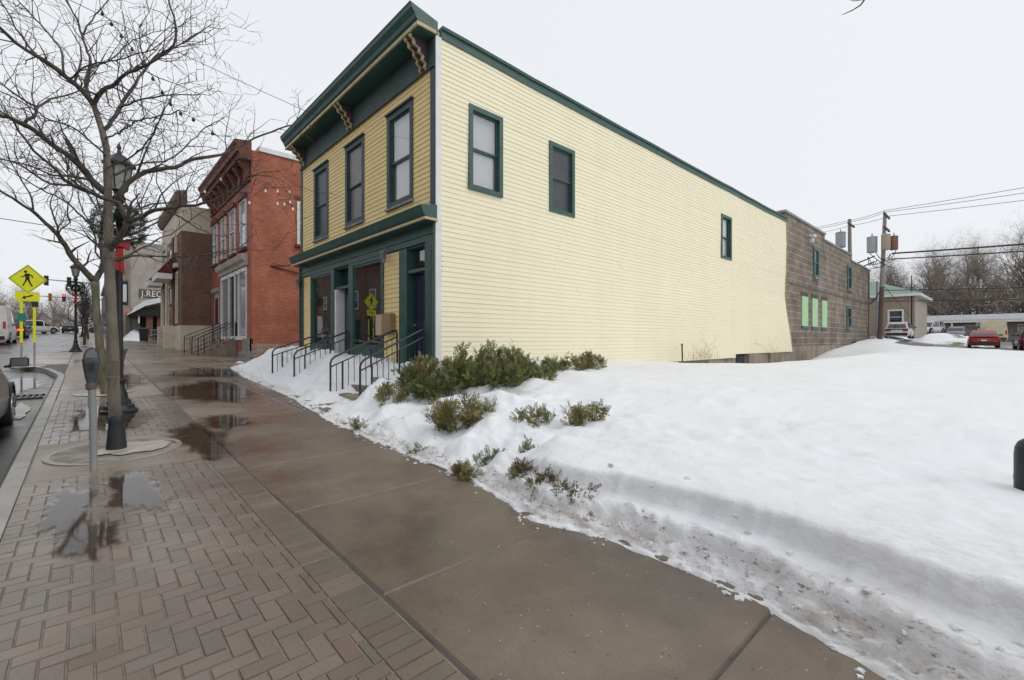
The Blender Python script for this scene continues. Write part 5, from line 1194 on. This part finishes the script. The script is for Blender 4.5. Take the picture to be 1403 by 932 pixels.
lamp(-.3, 66, 'small distant black lamp post near the crest of the walkway', 'small distant wreath with red bow near the crest')

# crossing sign
CS = thing('crossing_sign', 'yellow diamond pedestrian crossing sign with arrow plaque on two posts', 'sign', (-1.5, 23.35, .7), local=True)
FX = frame((0, -.04, 0), (1, 0, 0), (0, -1, 0))
for x_ in (-.17, .17):
    m = MB(); m.bx(x_ - .028, x_ + .028, -.02, .02, -.1, 2.62); m.build('post', MAT['pipe'], CS)
    m = MB(); m.bx(x_ - .04, x_ + .04, -.036, -.021, .85, 2.32); m.build('post_reflector', MAT['signy'], CS)
CS.scale = (.93, 1, 1)
def diamond(r, cx, cz): 
    out = []
    for k in range(4):
        a0 = k * 90
        for da in (-7, 0, 7): a = R(a0 + da); rr = r * (.945 if da == 0 else .93) / (1 if da == 0 else 1); out.append((cx + rr * math.cos(a) / (abs(math.cos(a)) + abs(math.sin(a))) * (1.0 if da else .97), cz + rr * math.sin(a) / (abs(math.cos(a)) + abs(math.sin(a))) * (1.0 if da else .97)))
    return out
zc = 3.08
m = MB(); m.plate(FX, diamond(.56, 0, zc), .0, .006); dm = m.build('sign_face', MAT['signy'], CS)
m = MB()
for k in range(4):
    a, b = R(k * 90), R(k * 90 + 90); q = lambda an, r: (r * math.cos(an), zc + r * math.sin(an))
    m.plate(FX, [q(a, .485), q(b, .485), q(b, .465), q(a, .465)], .0065, .009)
m.build('border', MAT['signk'], dm)
m = MB(); hz = zc
m.plate(FX, [(-.06 + .045 * math.cos(a), hz + .26 + .045 * math.sin(a)) for a in [2 * math.pi * k / 14 for k in range(14)]], .0065, .010)
for pl in ([(-.075, hz + .19), (.0, hz + .205), (.05, hz + .15), (.04, hz - .01), (-.06, hz - .01)],
           [(-.075, hz + .19), (-.03, hz + .19), (-.06, hz + .1), (-.17, hz + .05), (-.185, hz + .075), (-.09, hz + .125)],
           [(.0, hz + .205), (.12, hz + .15), (.135, hz + .05), (.105, hz + .045), (.09, hz + .125), (.0, hz + .16)],
           [(-.06, hz + .01), (-.0, hz + .0), (-.07, hz - .14), (-.11, hz - .24), (-.15, hz - .23), (-.09, hz - .1)],
           [(-.02, hz + .01), (.045, hz + .0), (.075, hz - .12), (.135, hz - .24), (.095, hz - .255), (.03, hz - .13)]):
    m.plate(FX, pl, .0065, .010)
m.build('walking_figure', MAT['signk'], dm)
m = MB(); m.plate(FX, [(-.31, 2.31), (.29, 2.31), (.31, 2.33), (.31, 2.62), (.29, 2.64), (-.31, 2.64), (-.33, 2.62), (-.33, 2.33)], .001, .008); ap = m.build('arrow_plaque', MAT['signy'], CS)
m = MB(); m.plate(FX, [(-.16, 2.40), (-.05, 2.385), (-.06, 2.43), (.14, 2.50), (.12, 2.545), (-.075, 2.47), (-.095, 2.51)], .0085, .011); m.build('arrow', MAT['signk'], ap)
m = MB(); m.bx(-.27, -.05, -.06, -.045, 1.62, 1.88); m.build('green_plate', MAT['signg'], CS)
m = MB(); m.bx(.1, .28, -.06, -.021, 2.12, 2.31); m.build('beacon_box', MAT['black'], CS)
# bump-out planting strip beneath the sign
mb = MB(); blob(mb, -1.5, 23.5, .5, .45, .02, 60, amp=.3); tag(mb.build('snow_patch', slush, fix=False), kind='stuff')

# drain grate
t = thing('drain_grate', 'iron storm drain grate in the gutter ahead of the parked taupe car', 'drain', (-1.2, 15.3, sz(15.3) - .12))
m = MB(); m.bx(-1.75, -.72, 14.95, 15.0, sz(15) - .15, sz(15) - .10); m.bx(-1.75, -.72, 15.6, 15.65, sz(15.6) - .15, sz(15.6) - .10); m.build('frame', MAT['black'], t)
m = MB()
for k in range(10): x_ = -1.72 + .1 * k; m.hexa([(x_, 15.0, sz(15) - .15), (x_ + .045, 15.0, sz(15) - .15), (x_ + .045, 15.6, sz(15.6) - .15), (x_, 15.6, sz(15.6) - .15), (x_, 15.0, sz(15) - .10), (x_ + .045, 15.0, sz(15) - .10), (x_ + .045, 15.6, sz(15.6) - .10), (x_, 15.6, sz(15.6) - .10)])
m.build('bar', MAT['black'], t)
# planter box behind the second tree, litter bin
m = MB(); m.lathe([(.38, 0), (.42, .05), (.40, .12), (.48, .55), (.52, .57), (.52, .66), (.46, .66), (.44, .58), (0, .57)], (.62, 22.3, sz(22.3)), 16)
tag(m.build('planter', M('exposed_aggregate', (.26, .23, .2), (.16, .14, .12), 30, .9), smooth=True), 'round stone planter behind the mossy street tree', 'planter')
t = thing('litter_bin', 'dark slatted litter bin on the walkway beyond the stone piers', 'litter bin', (3.6, 49.5, sz(49.5)), local=True)
m = MB(); m.lathe([(.30, .08), (.33, .1), (.36, 1.05), (.33, 1.07)], (0, 0, 0), 14); m.build('body', MAT['black'], t)
m = MB(); m.lathe([(.38, 1.05), (.39, 1.12), (.25, 1.2), (.15, 1.2)], (0, 0, 0), 14); m.build('lid', MAT['black'], t)
t = thing('bench', 'low pale metal bench beyond the dark litter bin', 'bench', (4.6, 50.3, sz(50.3)), local=True)
m = MB()
for k in range(9): m.bx(-.85 + .21 * k - .02, -.85 + .21 * k + .02, .2, .24, .45, 1.0)
m.bx(-.9, .9, .18, .26, 1.0, 1.06); m.build('backrest', MAT['galv'], t)
m = MB(); m.bx(-.9, .9, -.25, .2, .42, .47); m.build('seat', MAT['black'], t)
for x_ in (-.8, .8): m = MB(); m.bx(x_ - .04, x_ + .04, -.22, .22, 0, .42); m.build('leg', MAT['black'], t)
# hanging sign on the far walkway
t = thing('hanging_sign', 'dark framed hanging shop sign with a white panel on a tall post', 'sign', (2.35, 55, sz(55)), local=True)
m = MB(); m.tube([(-.5, 0, 0), (-.5, 0, 5.6)], .06, 8); m.tube([(-.5, 0, 5.5), (.5, 0, 5.5)], .03, 6); m.build('post', MAT['black'], t)
m = MB(); m.bx(-.42, .48, -.05, .05, 3.2, 5.4); m.build('frame', MAT['black'], t)
m = MB(); m.bx(-.30, .36, -.062, -.051, 3.5, 5.1); m.build('panel', MAT['lamp_w'], t)
m = MB(); m.bx(-.3, .8, -.04, .04, 2.55, 2.95); m.build('lower_panel', M('pink_panel', (.5, .22, .22), rough=.6), t)
# snow heap beyond
def heap(x, y, z): return sz(y) + 1.0 * math.exp(-((x - 3.35) / .7) ** 2 - ((y - 56) / 2.2) ** 2) + .15 * fbm(x * 2, y * 2, 3, 3) - .08
tag(grid_mesh('snow_heap', frange(1.9, 5, .2), frange(51, 60, .4), lambda x, y: heap(x, y, 0), bpy.data.materials['roof_snow']), kind='stuff')
# bollard
t = thing('bollard', 'black round topped bollard in the snow at the right picture edge', 'bollard', (5.56, -.15, .5), local=True)
m = MB(); m.lathe([(.105, -.3), (.105, .22), (.10, .28), (.082, .325), (.05, .352), (0, .362)], (0, 0, 0), 24); m.build('post', MAT['trimk'], t, smooth=True)
m = MB(); m.lathe([(.107, .02), (.107, .05)], (0, 0, 0), 24); m.build('band', MAT['black'], t)

# ---------------------------------------------------------------- traffic signals
def signal(label, x, y, h, arm, heads):
    t = thing('traffic_signal', label, 'traffic signal', (x, y, sz(y)), 0, 'traffic signals over the crossing', local=True)
    m = MB(); m.tube([(0, 0, 0), (0, 0, h + .3)], [.13, .09], 8); m.build('pole', MAT['can'], t)
    m = MB(); m.tube([(0, 0, h), (arm, 0, h + .15)], [.08, .05], 6); m.build('mast_arm', MAT['can'], t)
    for u, lit in heads:
        X = arm * u
        m = MB(); m.bx(X - .16, X + .16, -.15, .15, h - .42, h + .5); hd = m.build('signal_head', MAT['black'] if lit != 'y' else M('signal_yellow', (.6, .28, .02)), t)
        for q in range(3):
            m = MB(); m.lathe([(0, -.19), (.08, -.18), (.10, -.15)], (X, 0, h + .32 - .28 * q), 10, 'y')
            m.build('lens', RED if (lit == 'r' and q == 0) else MAT['trimk'], hd)
    return t
RED, t_, b_ = newmat('lit_red_lens'); b_.inputs['Emission Color'].default_value = (1, .05, .03, 1); b_.inputs['Emission Strength'].default_value = 4; b_.inputs['Base Color'].default_value = (.5, .02, .02, 1)
signal('traffic signal with a red light lit on its mast arm', 1.5, 78, 4.4, -6.0, ((.583, 'r'), (.78, 'y')))
signal('traffic signal on the upper mast arm beyond the crossing sign', .9, 62, 5.4, -3.8, ((.56, 'k'), (.97, 'k')))

# ---------------------------------------------------------------- vehicles: local x forward, y left, wheels at z=0
def vehicle(name, label, cat, loc, rz, paint, kind, L=4.6, Wd=1.82, H=1.5, hood=.98, group=None, brake=False, ride=.2, fine=True):
    t = thing(name, label, cat, loc, rz, group, local=True); hw = Wd / 2; wr = .34 if H < 1.7 else .37; x0, x1 = -L / 2, L / 2
    if kind == 'van': st = [(x0, .95, .96), (x0 + .1, 1.0, .98), (x1 - 1.0, 1.0, 1.0), (x1 - .5, 1.0, .98), (x1 - .12, .82, .9), (x1, .68, .82)]
    else: st = [(x0, .62, .80), (x0 + .10, .80, .90), (x0 + .5, .95, .98), (x0 + 1.2, .97, 1.0), (0, .97, 1.0), (x1 - 1.5, .97, 1.0), (x1 - .8, .86, .98), (x1 - .3, .78, .92), (x1 - .06, .66, .80), (x1, .52, .70)]
    B = hood; m = MB(); ring = []
    for x, fz, fw_ in st:
        w_ = hw * fw_; zt = B * fz; zb_ = ride + (.12 if x in (st[0][0], st[-1][0]) else 0)
        s = [(-w_ * .88, zb_), (-w_ * .97, zb_ + .1), (-w_, zb_ + (zt - zb_) * .45), (-w_ * .985, zb_ + (zt - zb_) * .7), (-w_ * .93, zt - .04), (-w_ * .82, zt), (w_ * .82, zt), (w_ * .93, zt - .04), (w_ * .985, zb_ + (zt - zb_) * .7), (w_, zb_ + (zt - zb_) * .45), (w_ * .97, zb_ + .1), (w_ * .88, zb_)]
        ring.append([(x, y, z) for y, z in s])
    n = 12
    for r_ in ring: m.v += r_
    for k in range(len(ring) - 1):
        for j in range(n): m.f.append((k * n + j, k * n + (j + 1) % n, (k + 1) * n + (j + 1) % n, (k + 1) * n + j))
    m.f.append(tuple(range(n))); m.f.append(tuple(range((len(ring) - 1) * n, len(ring) * n)))
    m.build('body', MAT[paint], t, smooth=True, angle=40)
    # cabin
    prof = {'sedan': [(x0 + .25, x0 + 1.15, x1 - 1.9, x1 - 1.15)], 'hatch': [(x0 + .1, x0 + .7, x1 - 1.9, x1 - 1.1)], 'suv': [(x0 + .06, x0 + .38, x1 - 1.95, x1 - 1.2)], 'jeep': [(x0 + .04, x0 + .14, x1 - 1.8, x1 - 1.45)], 'van': [(x0 + .02, x0 + .1, x1 - 1.55, x1 - .75)]}[kind][0]
    a, b, c, d = prof; zb_ = B * .93; wb, wt = hw * .95, hw * (.76 if kind not in ('van', 'jeep') else .88); bow = .05
    secs = [(a, zb_, wb * .92), (b, H - .03, wt * .93), ((b + c) / 2, H, wt), (c, H - .02, wt * .96), (d, zb_, wb * .95)]
    m = MB()
    def rg_(x, z, w_): return [(x, -w_, z), (x, -w_ * .8, z + (.035 if z > zb_ else 0)), (x, w_ * .8, z + (.035 if z > zb_ else 0)), (x, w_, z)]
    low = [(x, y, zb_) for x in (a, b, (b + c) / 2, c, d) for y in (-wb, wb)]
    m.v = []; top = [rg_(*s) for s in secs]
    for r_ in top: m.v += r_
    for k in range(4):
        for j in range(3): m.f.append((k * 4 + j, k * 4 + j + 1, k * 4 + 5 + j, k * 4 + 4 + j))
    i = len(m.v); m.v += [(b, -wb, zb_), ((b + c) / 2, -wb, zb_), (c, -wb, zb_), (b, wb, zb_), ((b + c) / 2, wb, zb_), (c, wb, zb_)]
    for s, o_, e in ((0, 0, 0), (1, 3, 3)):
        q = [k * 4 + e for k in range(5)]; l = [i + o_ + k for k in range(3)]
        m.f += [(q[0], q[1], l[0]), (q[1], q[2], l[1], l[0]), (q[2], q[3], l[2], l[1]), (q[3], q[4], l[2])]
    m.build('cabin', MAT[paint], t, smooth=True, angle=40)
    g = MB()
    def pane(p, off):
        g.prism([tuple(V(q) + V(off) * .0) for q in p], [tuple(V(q) + V(off)) for q in p])
    def lerp(u, v_, f): return tuple(V(u).lerp(V(v_), f))
    def inset(p, f):
        cc = sum((V(q) for q in p), V()) / len(p); return [tuple(cc + (V(q) - cc) * f) for q in p]
    rear = [(a, -wb * .92, zb_), (a, wb * .92, zb_), (b, wt * .93, H - .03), (b, -wt * .93, H - .03)]; fr = [(d, -wb * .95, zb_), (d, wb * .95, zb_), (c, wt * .96, H - .02), (c, -wt * .96, H - .02)]
    if kind != 'van': pane(inset(rear, .84), (-.012, 0, .012))
    pane(inset(fr, .88), (.012, 0, .012))
    for s in (-1, 1):
        mid = (b + c) / 2 + .1
        W1 = [(b, s * wb, zb_), (mid, s * wb, zb_), (mid, s * wt, H), (b, s * wt * .93, H - .03)]; W2 = [(mid, s * wb, zb_), (c, s * wb, zb_), (c, s * wt * .96, H - .02), (mid, s * wt, H)]
        W3 = [(c, s * wb, zb_), (d, s * wb * .95, zb_), (c, s * wt * .96, H - .02)]; W0 = [(a, s * wb * .92, zb_), (b, s * wb, zb_), (b, s * wt * .93, H - .03)]
        for q, f in (((W2, .86), (W3, .7)) if kind == 'van' else ((W1, .86), (W2, .86), (W3, .7), (W0, .6))): pane(inset(q, f), (0, s * .012, .004))
    g.build('window', MAT['carglass'], t)
    # wheels
    for x in (x0 + (.95 if kind != 'van' else 1.1), x1 - .92):
        for s in (-1, 1):
            wl = MB(); y = s * (hw - .11)
            wl.lathe([(.06, -.11), (wr - .1, -.11), (wr - .02, -.105), (wr, -.07), (wr, .07), (wr - .02, .105), (wr - .1, .11), (.06, .11)], (x, y, wr), 22, 'y'); w_ = wl.build('wheel', MAT['rubber'], t, smooth=True)
            r_ = MB(); yo = y + s * .105
            r_.lathe([(.03, -.012), (wr * .66, -.012), (wr * .68, .004), (wr * .62, .006), (wr * .6, -.006), (.03, -.004)], (x, yo, wr), 20, 'y')
            for k in range(7):
                an = 2 * math.pi * k / 7; r_.tube([(x + .03 * math.cos(an), yo + s * .008, wr + .03 * math.sin(an)), (x + wr * .63 * math.cos(an), yo + s * .008, wr + wr * .63 * math.sin(an))], .022, 4)
            r_.build('rim', MAT['rim'], w_)
            ar = MB()
            for k in range(14):
                a0, a1 = math.pi * k / 14 - .15, math.pi * (k + 1) / 14 - .15; q = lambda an, r: (x + r * math.cos(an), wr + r * math.sin(an) * 1.0)
                P_ = [q(a0, wr + .03), q(a1, wr + .03), q(a1, wr + .085), q(a0, wr + .085)]
                ar.prism([(u, s * (hw - .09), v_) for u, v_ in P_], [(u, s * (hw + .008), v_) for u, v_ in P_])
            ar.build('wheel_arch', MAT['trimk'] if kind in ('suv', 'jeep', 'van') else MAT[paint], t)
    # lamps, bumpers, plate, mirrors
    zl = B * (.72 if kind != 'van' else .95)
    for s in (-1, 1):
        q = MB()
        if kind in ('van', 'jeep'): q.bx(x0 - .02, x0 + .06, s * (hw * .80) - .07, s * (hw * .80) + .07, zl - .25, zl + .25)
        else: q.bx(x0 - .005, x0 + .26, s * hw * .66 - .2, s * hw * .66 + .2, zl - .02, zl + .13)
        q.build('tail_light', RED if brake else MAT['tail'], t, bevel=.01)
        q = MB(); q.bx(x1 - .42, x1 - .05, s * hw * .66 - .16, s * hw * .66 + .14, B * .60, B * .72); q.build('headlight', MAT['lamp_w'], t, bevel=.015)
        xm = d - .35 if kind != 'van' else d - .15
        q = MB(); ym = s * (hw + .13)
        q.hexa([(xm - .05, ym - .11, B + .02), (xm + .09, ym - .09, B + .04), (xm + .09, ym + .08, B + .04), (xm - .05, ym + .11, B + .02), (xm - .06, ym - .11, B + .17), (xm + .07, ym - .08, B + .16), (xm + .07, ym + .08, B + .16), (xm - .06, ym + .11, B + .17)])
        q.tube([(xm, s * (hw - .05), B + .02), (xm, ym, B + .06)], .022, 6); mr = q.build('mirror', MAT['trimk'] if kind != 'sedan' else MAT[paint], t, bevel=.03)
        q = MB(); q.hexa([(xm - .064, ym - .09, B + .035), (xm - .056, ym - .09, B + .035), (xm - .056, ym + .09, B + .035), (xm - .064, ym + .09, B + .035), (xm - .072, ym - .09, B + .155), (xm - .064, ym - .09, B + .155), (xm - .064, ym + .09, B + .155), (xm - .072, ym + .09, B + .155)]); q.build('mirror_glass', MAT['meterglass'], mr)
    q = MB(); q.bx(x0 - .05, x0 + .15, -hw * .82, hw * .82, ride + .08, ride + .32); q.build('bumper', MAT['trimk'], t, bevel=.03)
    q = MB(); q.bx(x1 - .15, x1 + .04, -hw * .72, hw * .72, ride + .06, ride + .3); q.build('bumper', MAT['trimk'], t, bevel=.03)
    q = MB(); q.bx(x0 - .062, x0 - .02, -.16, .16, zl - .12 if kind != 'jeep' else zl - .3, zl - .02 if kind != 'jeep' else zl - .18); q.build('licence_plate', MAT['plate'], t)
    if kind == 'jeep':
        q = MB(); q.lathe([(.1, -.1), (.36, -.1), (.38, -.06), (.38, .06), (.36, .1), (.1, .1)], (x0 - .13, 0, B), 18, 'x'); q.build('spare_wheel', MAT['rubber'], t)
    return t
UP = R(90)
def zr(x, y): return road_z(x, y)
vehicle('parked_car', 'taupe suv parked at the kerb, its front wheel and mirror showing at the left edge', 'car', (-1.84, 10.12, zr(-1.9, 10.1)), UP, 'cgrey', 'suv', 4.65, 1.84, 1.65, 1.02)
vehicle('cargo_van', 'white cargo van stopped on the road at the left edge', 'van', (-5.0, 50.4, zr(-5, 50.4)), UP, 'cwhite', 'van', 5.9, 2.05, 2.65, 1.35)
vehicle('car', 'dark suv with brake lights lit ahead of the white van', 'car', (-5.1, 64.5, zr(-5, 64.5)), UP, 'cdark', 'suv', 4.6, 1.85, 1.75, 1.0, brake=True)
vehicle('car', 'pale car far up the road between the yellow posts', 'car', (-4.9, 88, zr(-5, 88)), R(35), 'cwhite', 'suv', 4.6, 1.85, 1.7, 1.0)
vehicle('car', 'white car parked far ahead between the two tree trunks', 'car', (2.0, 92, sz(92)), R(180), 'cwhite', 'sedan', 4.6, 1.8, 1.5)
vehicle('car', 'small dark car near the crest of the road', 'car', (-1.8, 97, zr(-2, 97)), UP, 'cdark', 'sedan', 4.5, 1.8, 1.45)
LG = lambda x, y: lot_asph(x, y)
def to(x, y, off=0): return math.atan2(y, x) + off         # heading straight away from the viewer
vehicle('parked_car', 'dirty white hatchback parked in front of the tan house', 'car', (57.5, 6.95, LG(57, 6.9) + .12), to(43, 5.2, -.1), 'cwhite', 'hatch', 4.4, 1.9, 1.55, group='cars parked at the motel')
vehicle('parked_car', 'red sedan parked at the edge of the snowy lot', 'car', (54.4, 1.25, LG(54, 1.2) + .03), to(40, .9, .02), 'cred', 'sedan', 4.5, 1.82, 1.42, .96, group='cars parked at the motel')
vehicle('parked_car', 'dark maroon jeep with a spare wheel at the right edge', 'car', (54.8, -1.5, LG(54, -1) + .03), to(40, -.9, .15), 'cmar', 'jeep', 4.2, 1.85, 1.75, 1.08, group='cars parked at the motel')
vehicle('parked_car', 'white suv beside the corner of the tan house', 'car', (82, 6.9, LG(82, 6.9) + .15), to(80, 6.8, 2.7), 'cwhite', 'suv', 4.6, 1.85, 1.75, group='cars parked at the motel')
vehicle('parked_car', 'frosted slate car in front of the motel', 'car', (84, 4.4, LG(84, 4.4) + .1), to(83, 4.4, 3.1), 'cblue', 'sedan', 4.6, 1.85, 1.5, group='cars parked at the motel')
vehicle('parked_van', 'cream boxy van parked under the motel porch', 'van', (84, 1.4, LG(84, 1.2) + .15), to(83, 1.2, .25), 'cbeige', 'van', 5.2, 2.1, 2.6, 1.2, group='cars parked at the motel')
# snow mound with grass in front of the motel
def mound(x, y): return lot(x, y) + 1.0 * math.exp(-((x - 62) / 3.5) ** 2 - ((y - 3.6) / 2.2) ** 4) - .12 + .12 * fbm(x, y, 1, 3)
tag(grid_mesh('snow_mound', frange(54, 70, .5), frange(-.5, 7, .3), mound, M('patchy_snow', (.8, .81, .83), (.16, .15, .08), .55, .8, lo=.52, hi=.62)), kind='stuff')
def mound2(x, y): return lot(x, y) + .8 * math.exp(-((x - 60) / 3) ** 2 - ((y + 2.2) / 1.6) ** 4) - .12 + .1 * fbm(x, y, 5, 3)
tag(grid_mesh('dirty_snow_mound', frange(54, 66, .5), frange(-5, .5, .3), mound2, M('brown_snow', (.62, .55, .48), (.3, .25, .2), .6, .9)), kind='stuff')

# ---------------------------------------------------------------- utility poles and wires
def insul(m, x, y, z): m.lathe([(.0, 0), (.03, 0), (.05, .05), (.03, .09), (.05, .12), (.0, .16)], (x, y, z), 8)
def can(parent, x, y, z, mat, r=.26, h=.95):
    m = MB(); m.lathe([(0, 0), (r * .9, 0), (r, .05), (r, h), (r * 1.06, h + .01), (r * 1.06, h + .06), (r * .7, h + .12), (0, h + .15)], (x, y, z), 16)
    m.bx(x - .02, x + .02, y - .05, y + .05, z + h * .3, z + h * .8); b = m.build('transformer', MAT[mat], parent, smooth=True)
    m = MB()
    for s in (-.1, .1): m.lathe([(.02, 0), (.05, .04), (.03, .1), (.05, .14), (.025, .2), (.04, .24), (0, .34)], (x + s, y, z + h + .1), 8)
    m.build('bushing', MAT['can'], b)
P1 = thing('utility_pole', 'dark utility pole with three transformers in front of the tan house', 'utility pole', (53.4, 7.62, 1.6))
m = MB(); m.tube([(53.3, 7.85, .8), (53.45, 7.7, 6.5)], [.21, .18], 12); m.build('pole', MAT['pole'], P1, smooth=True)
m = MB(); m.tube([(53.45, 7.7, 6.5), (53.6, 7.5, 13.2)], [.179, .14], 12); m.build('pole_top', MAT['poleg'], P1, smooth=True)
for z in (12.9, 11.7):
    m = MB(); m.bx(52.1, 54.9, 7.3, 7.42, z, z + .16); a = m.build('crossarm', MAT['pole'], P1)
    for x in (52.2, 52.9, 54.8): m = MB(); insul(m, x, 7.36, z + .16); m.build('insulator', MAT['can'], a)
can(P1, 53.0, 8.35, 9.7, 'can', .40, 1.35); can(P1, 52.95, 7.35, 9.8, 'cant', .34, 1.3); can(P1, 53.5, 6.85, 9.8, 'canr', .30, 1.15)
rg = random.Random(3)
for k in range(9):
    m = MB(); a = V((53.2, rg.uniform(6.6, 8.7), rg.uniform(9.0, 9.8))); b = V((53.2, rg.uniform(6.5, 8.9), rg.uniform(7.9, 9.4))); c = (a + b) / 2 - V((0, 0, rg.uniform(.4, .9)))
    m.tube([a.lerp(c, q / 6).lerp(c.lerp(b, q / 6), q / 6) for q in range(7)], .03, 4); m.build('drop_wire', MAT['wire'], P1)
P2 = thing('utility_pole', 'grey utility pole with one transformer rising behind the block building', 'utility pole', (58.6, 11, 1.8))
m = MB(); m.tube([(58.6, 11, .8), (58.55, 11.1, 14.3)], [.22, .16], 12); m.build('pole', MAT['poleg'], P2, smooth=True)
m = MB(); m.bx(57.2, 60.0, 10.9, 11.03, 13.6, 13.76); a_ = m.build('crossarm', MAT['pole'], P2)
for x in (57.3, 58.1, 59.9): m = MB(); insul(m, x, 10.96, 13.76); m.build('insulator', MAT['can'], a_)
can(P2, 57.7, 11.7, 11.3, 'can', .46, 1.5)
t = thing('service_pole', 'thin grey steel service pole at the corner of the block building', 'pole', (55.9, 8.4, 1.7), local=True)
m = MB(); m.tube([(0, 0, -.5), (0, 0, 5.6)], .11, 10); m.build('pole', MAT['can'], t, smooth=True); m = MB(); m.bx(-.18, .14, -.2, .2, 3.0, 3.6); m.build('box', MAT['can'], t)
t = thing('steel_pole', 'slim grey steel pole at the right picture edge', 'pole', (59.9, -1.3, 1.6), local=True)
m = MB(); m.tube([(0, 0, -.5), (0, 0, 5.6)], .12, 10); m.build('pole', MAT['can'], t, smooth=True); m = MB(); m.lathe([(.22, 0), (.22, .05), (.13, .1)], (0, 0, -.05), 10); m.build('base', MAT['can'], t)
def wire(label, a, b, sag, r=.02, name='power_line', group='overhead power lines'):
    a, b = V(a), V(b); m = MB(); n = 16
    m.tube([a.lerp(b, k / n) - V((0, 0, sag * 4 * (k / n) * (1 - k / n))) for k in range(n + 1)], r, 4)
    return tag(m.build(name, MAT['wire'], fix=False), label, 'cable', group)
wire('topmost power line from the dark pole to the right picture edge', (52.2, 7.36, 13.2), (50.5, -24, 13.8), .3)
wire('second power line from the dark pole to the right picture edge', (52.9, 7.36, 13.2), (52, -24, 13.0), .3)
wire('third power line leaving the upper crossarm toward the right edge', (54.8, 7.36, 13.2), (55, -24, 12.6), .3)
wire('topmost power line between the two utility poles', (52.2, 7.36, 13.2), (57.3, 10.96, 13.9), .1)
wire('second power line between the two utility poles', (52.9, 7.36, 13.2), (58.1, 10.96, 13.9), .1)
wire('lower power line between the two utility poles', (54.8, 7.36, 13.2), (59.9, 10.96, 13.9), .1)
wire('topmost power line running left from the grey pole behind the block building', (57.3, 10.96, 13.9), (62, 30, 14.2), .2)
wire('second power line running left from the grey pole behind the block building', (58.1, 10.96, 13.9), (63, 30, 14.0), .2)
wire('lower power line running left from the grey pole behind the block building', (59.9, 10.96, 13.9), (65, 30, 13.6), .2)
wire('thick upper cable from the transformers to the right edge', (53.5, 7.0, 9.5), (53, -24, 9.0), .35, .07)
wire('thick lower cable from the transformers to the right edge', (53.5, 7.2, 9.0), (53, -24, 8.2), .3, .05)
wire('upper telephone cable from the dark pole to the right', (53.5, 7.6, 6.2), (54, -24, 5.4), .3, .035)
wire('lower telephone cable from the dark pole to the right', (53.5, 7.6, 5.2), (54, -24, 4.6), .25, .03)
wire('thick upper cable from the transformers to the block building', (53.3, 8.2, 9.4), (57, 13.5, 8.6), .15, .06)
wire('thick lower cable from the transformers to the block building', (53.3, 8.2, 8.9), (57, 13.5, 7.9), .15, .06)
wire('service drop curving from the dark pole to the block building wall unit', (53.4, 7.8, 6.2), (55.7, 9.4, 4.9), .3, .05)
wire('guy wire slanting from the dark pole behind the tan house', (53.5, 7.5, 6.5), (64, 6.9, 4.2), .0, .03)
wire('thin street wire crossing low behind the bare street trees', (-14, 40, 9.6), (3.5, 36.5, 7.9), .2, .02)
wire('thin street wire high behind the bare street tree crown', (-6, 12, 9.2), (5.6, 15, 8.8), .15, .008)
# light string in the street tree
def lights(label, pts, bulbs, r=.004, br=.03, mat='bulb'):
    t = thing('string_lights', label, 'string lights', pts[0]); m = MB(); m.tube(pts, r, 4); m.build('cord', MAT['wire'], t, fix=False)
    for b in bulbs: m = MB(); m.lathe([(0, .6 * br), (br * .45, .5 * br), (br * .5, 0), (br, -br), (br * .8, -1.9 * br), (0, -2.4 * br)], b, 8); m.build('bulb', MAT[mat], t, smooth=True)
bl = [(1.72, 7.41, 3.64), (1.89, 7.25, 3.81), (2.02, 7.14, 3.81), (2.15, 7.02, 3.80), (2.15, 7.02, 3.65), (2.02, 7.14, 3.63), (2.09, 7.07, 3.62), (2.18, 6.99, 3.55), (1.42, 7.7, 3.98), (1.25, 7.85, 3.8)]
lights('white bulbs dangling from the lowest right limbs before the red brick wall', [(1.1, 7.95, 3.85), (1.25, 7.85, 3.84), (1.42, 7.7, 4.02), (1.72, 7.41, 3.68), (1.89, 7.25, 3.85), (2.02, 7.14, 3.85), (2.15, 7.02, 3.85), (2.15, 7.02, 3.68), (2.02, 7.14, 3.67), (2.09, 7.07, 3.65), (2.18, 6.99, 3.58)], bl, br=.016)
sp_ = [(.16, 10.78, 7.46), (.39, 10.56, 7.08), (.67, 10.3, 6.61), (.93, 10.06, 6.08), (1.14, 9.87, 5.68), (1.47, 9.56, 5.46), (2.2, 8.9, 4.6)]
bb = []
for a, b in zip(sp_, sp_[1:]):
    for q in (.2, .7): bb.append(tuple(V(a).lerp(V(b), q)))
lights('dark cord of unlit bulbs slanting down through the street tree crown', sp_, bb, .005, .028, 'trimk')
# overhanging twig end at the top edge
m = MB(); m.tube([(3.99, .70, 4.4), (4.01, .66, 4.09), (4.0, .67, 4.04), (3.98, .69, 4.0), (3.94, .73, 3.965), (3.89, .78, 3.935)], [.010, .007, .006, .005, .004, .002], 5); m.tube([(4.0, .67, 4.04), (3.96, .72, 4.035), (3.94, .75, 4.05)], [.004, .003, .0015], 4)
tag(m.build('overhanging_branch', MAT['twig'], fix=False), 'bare twig end hanging into view at the top edge', 'branch')
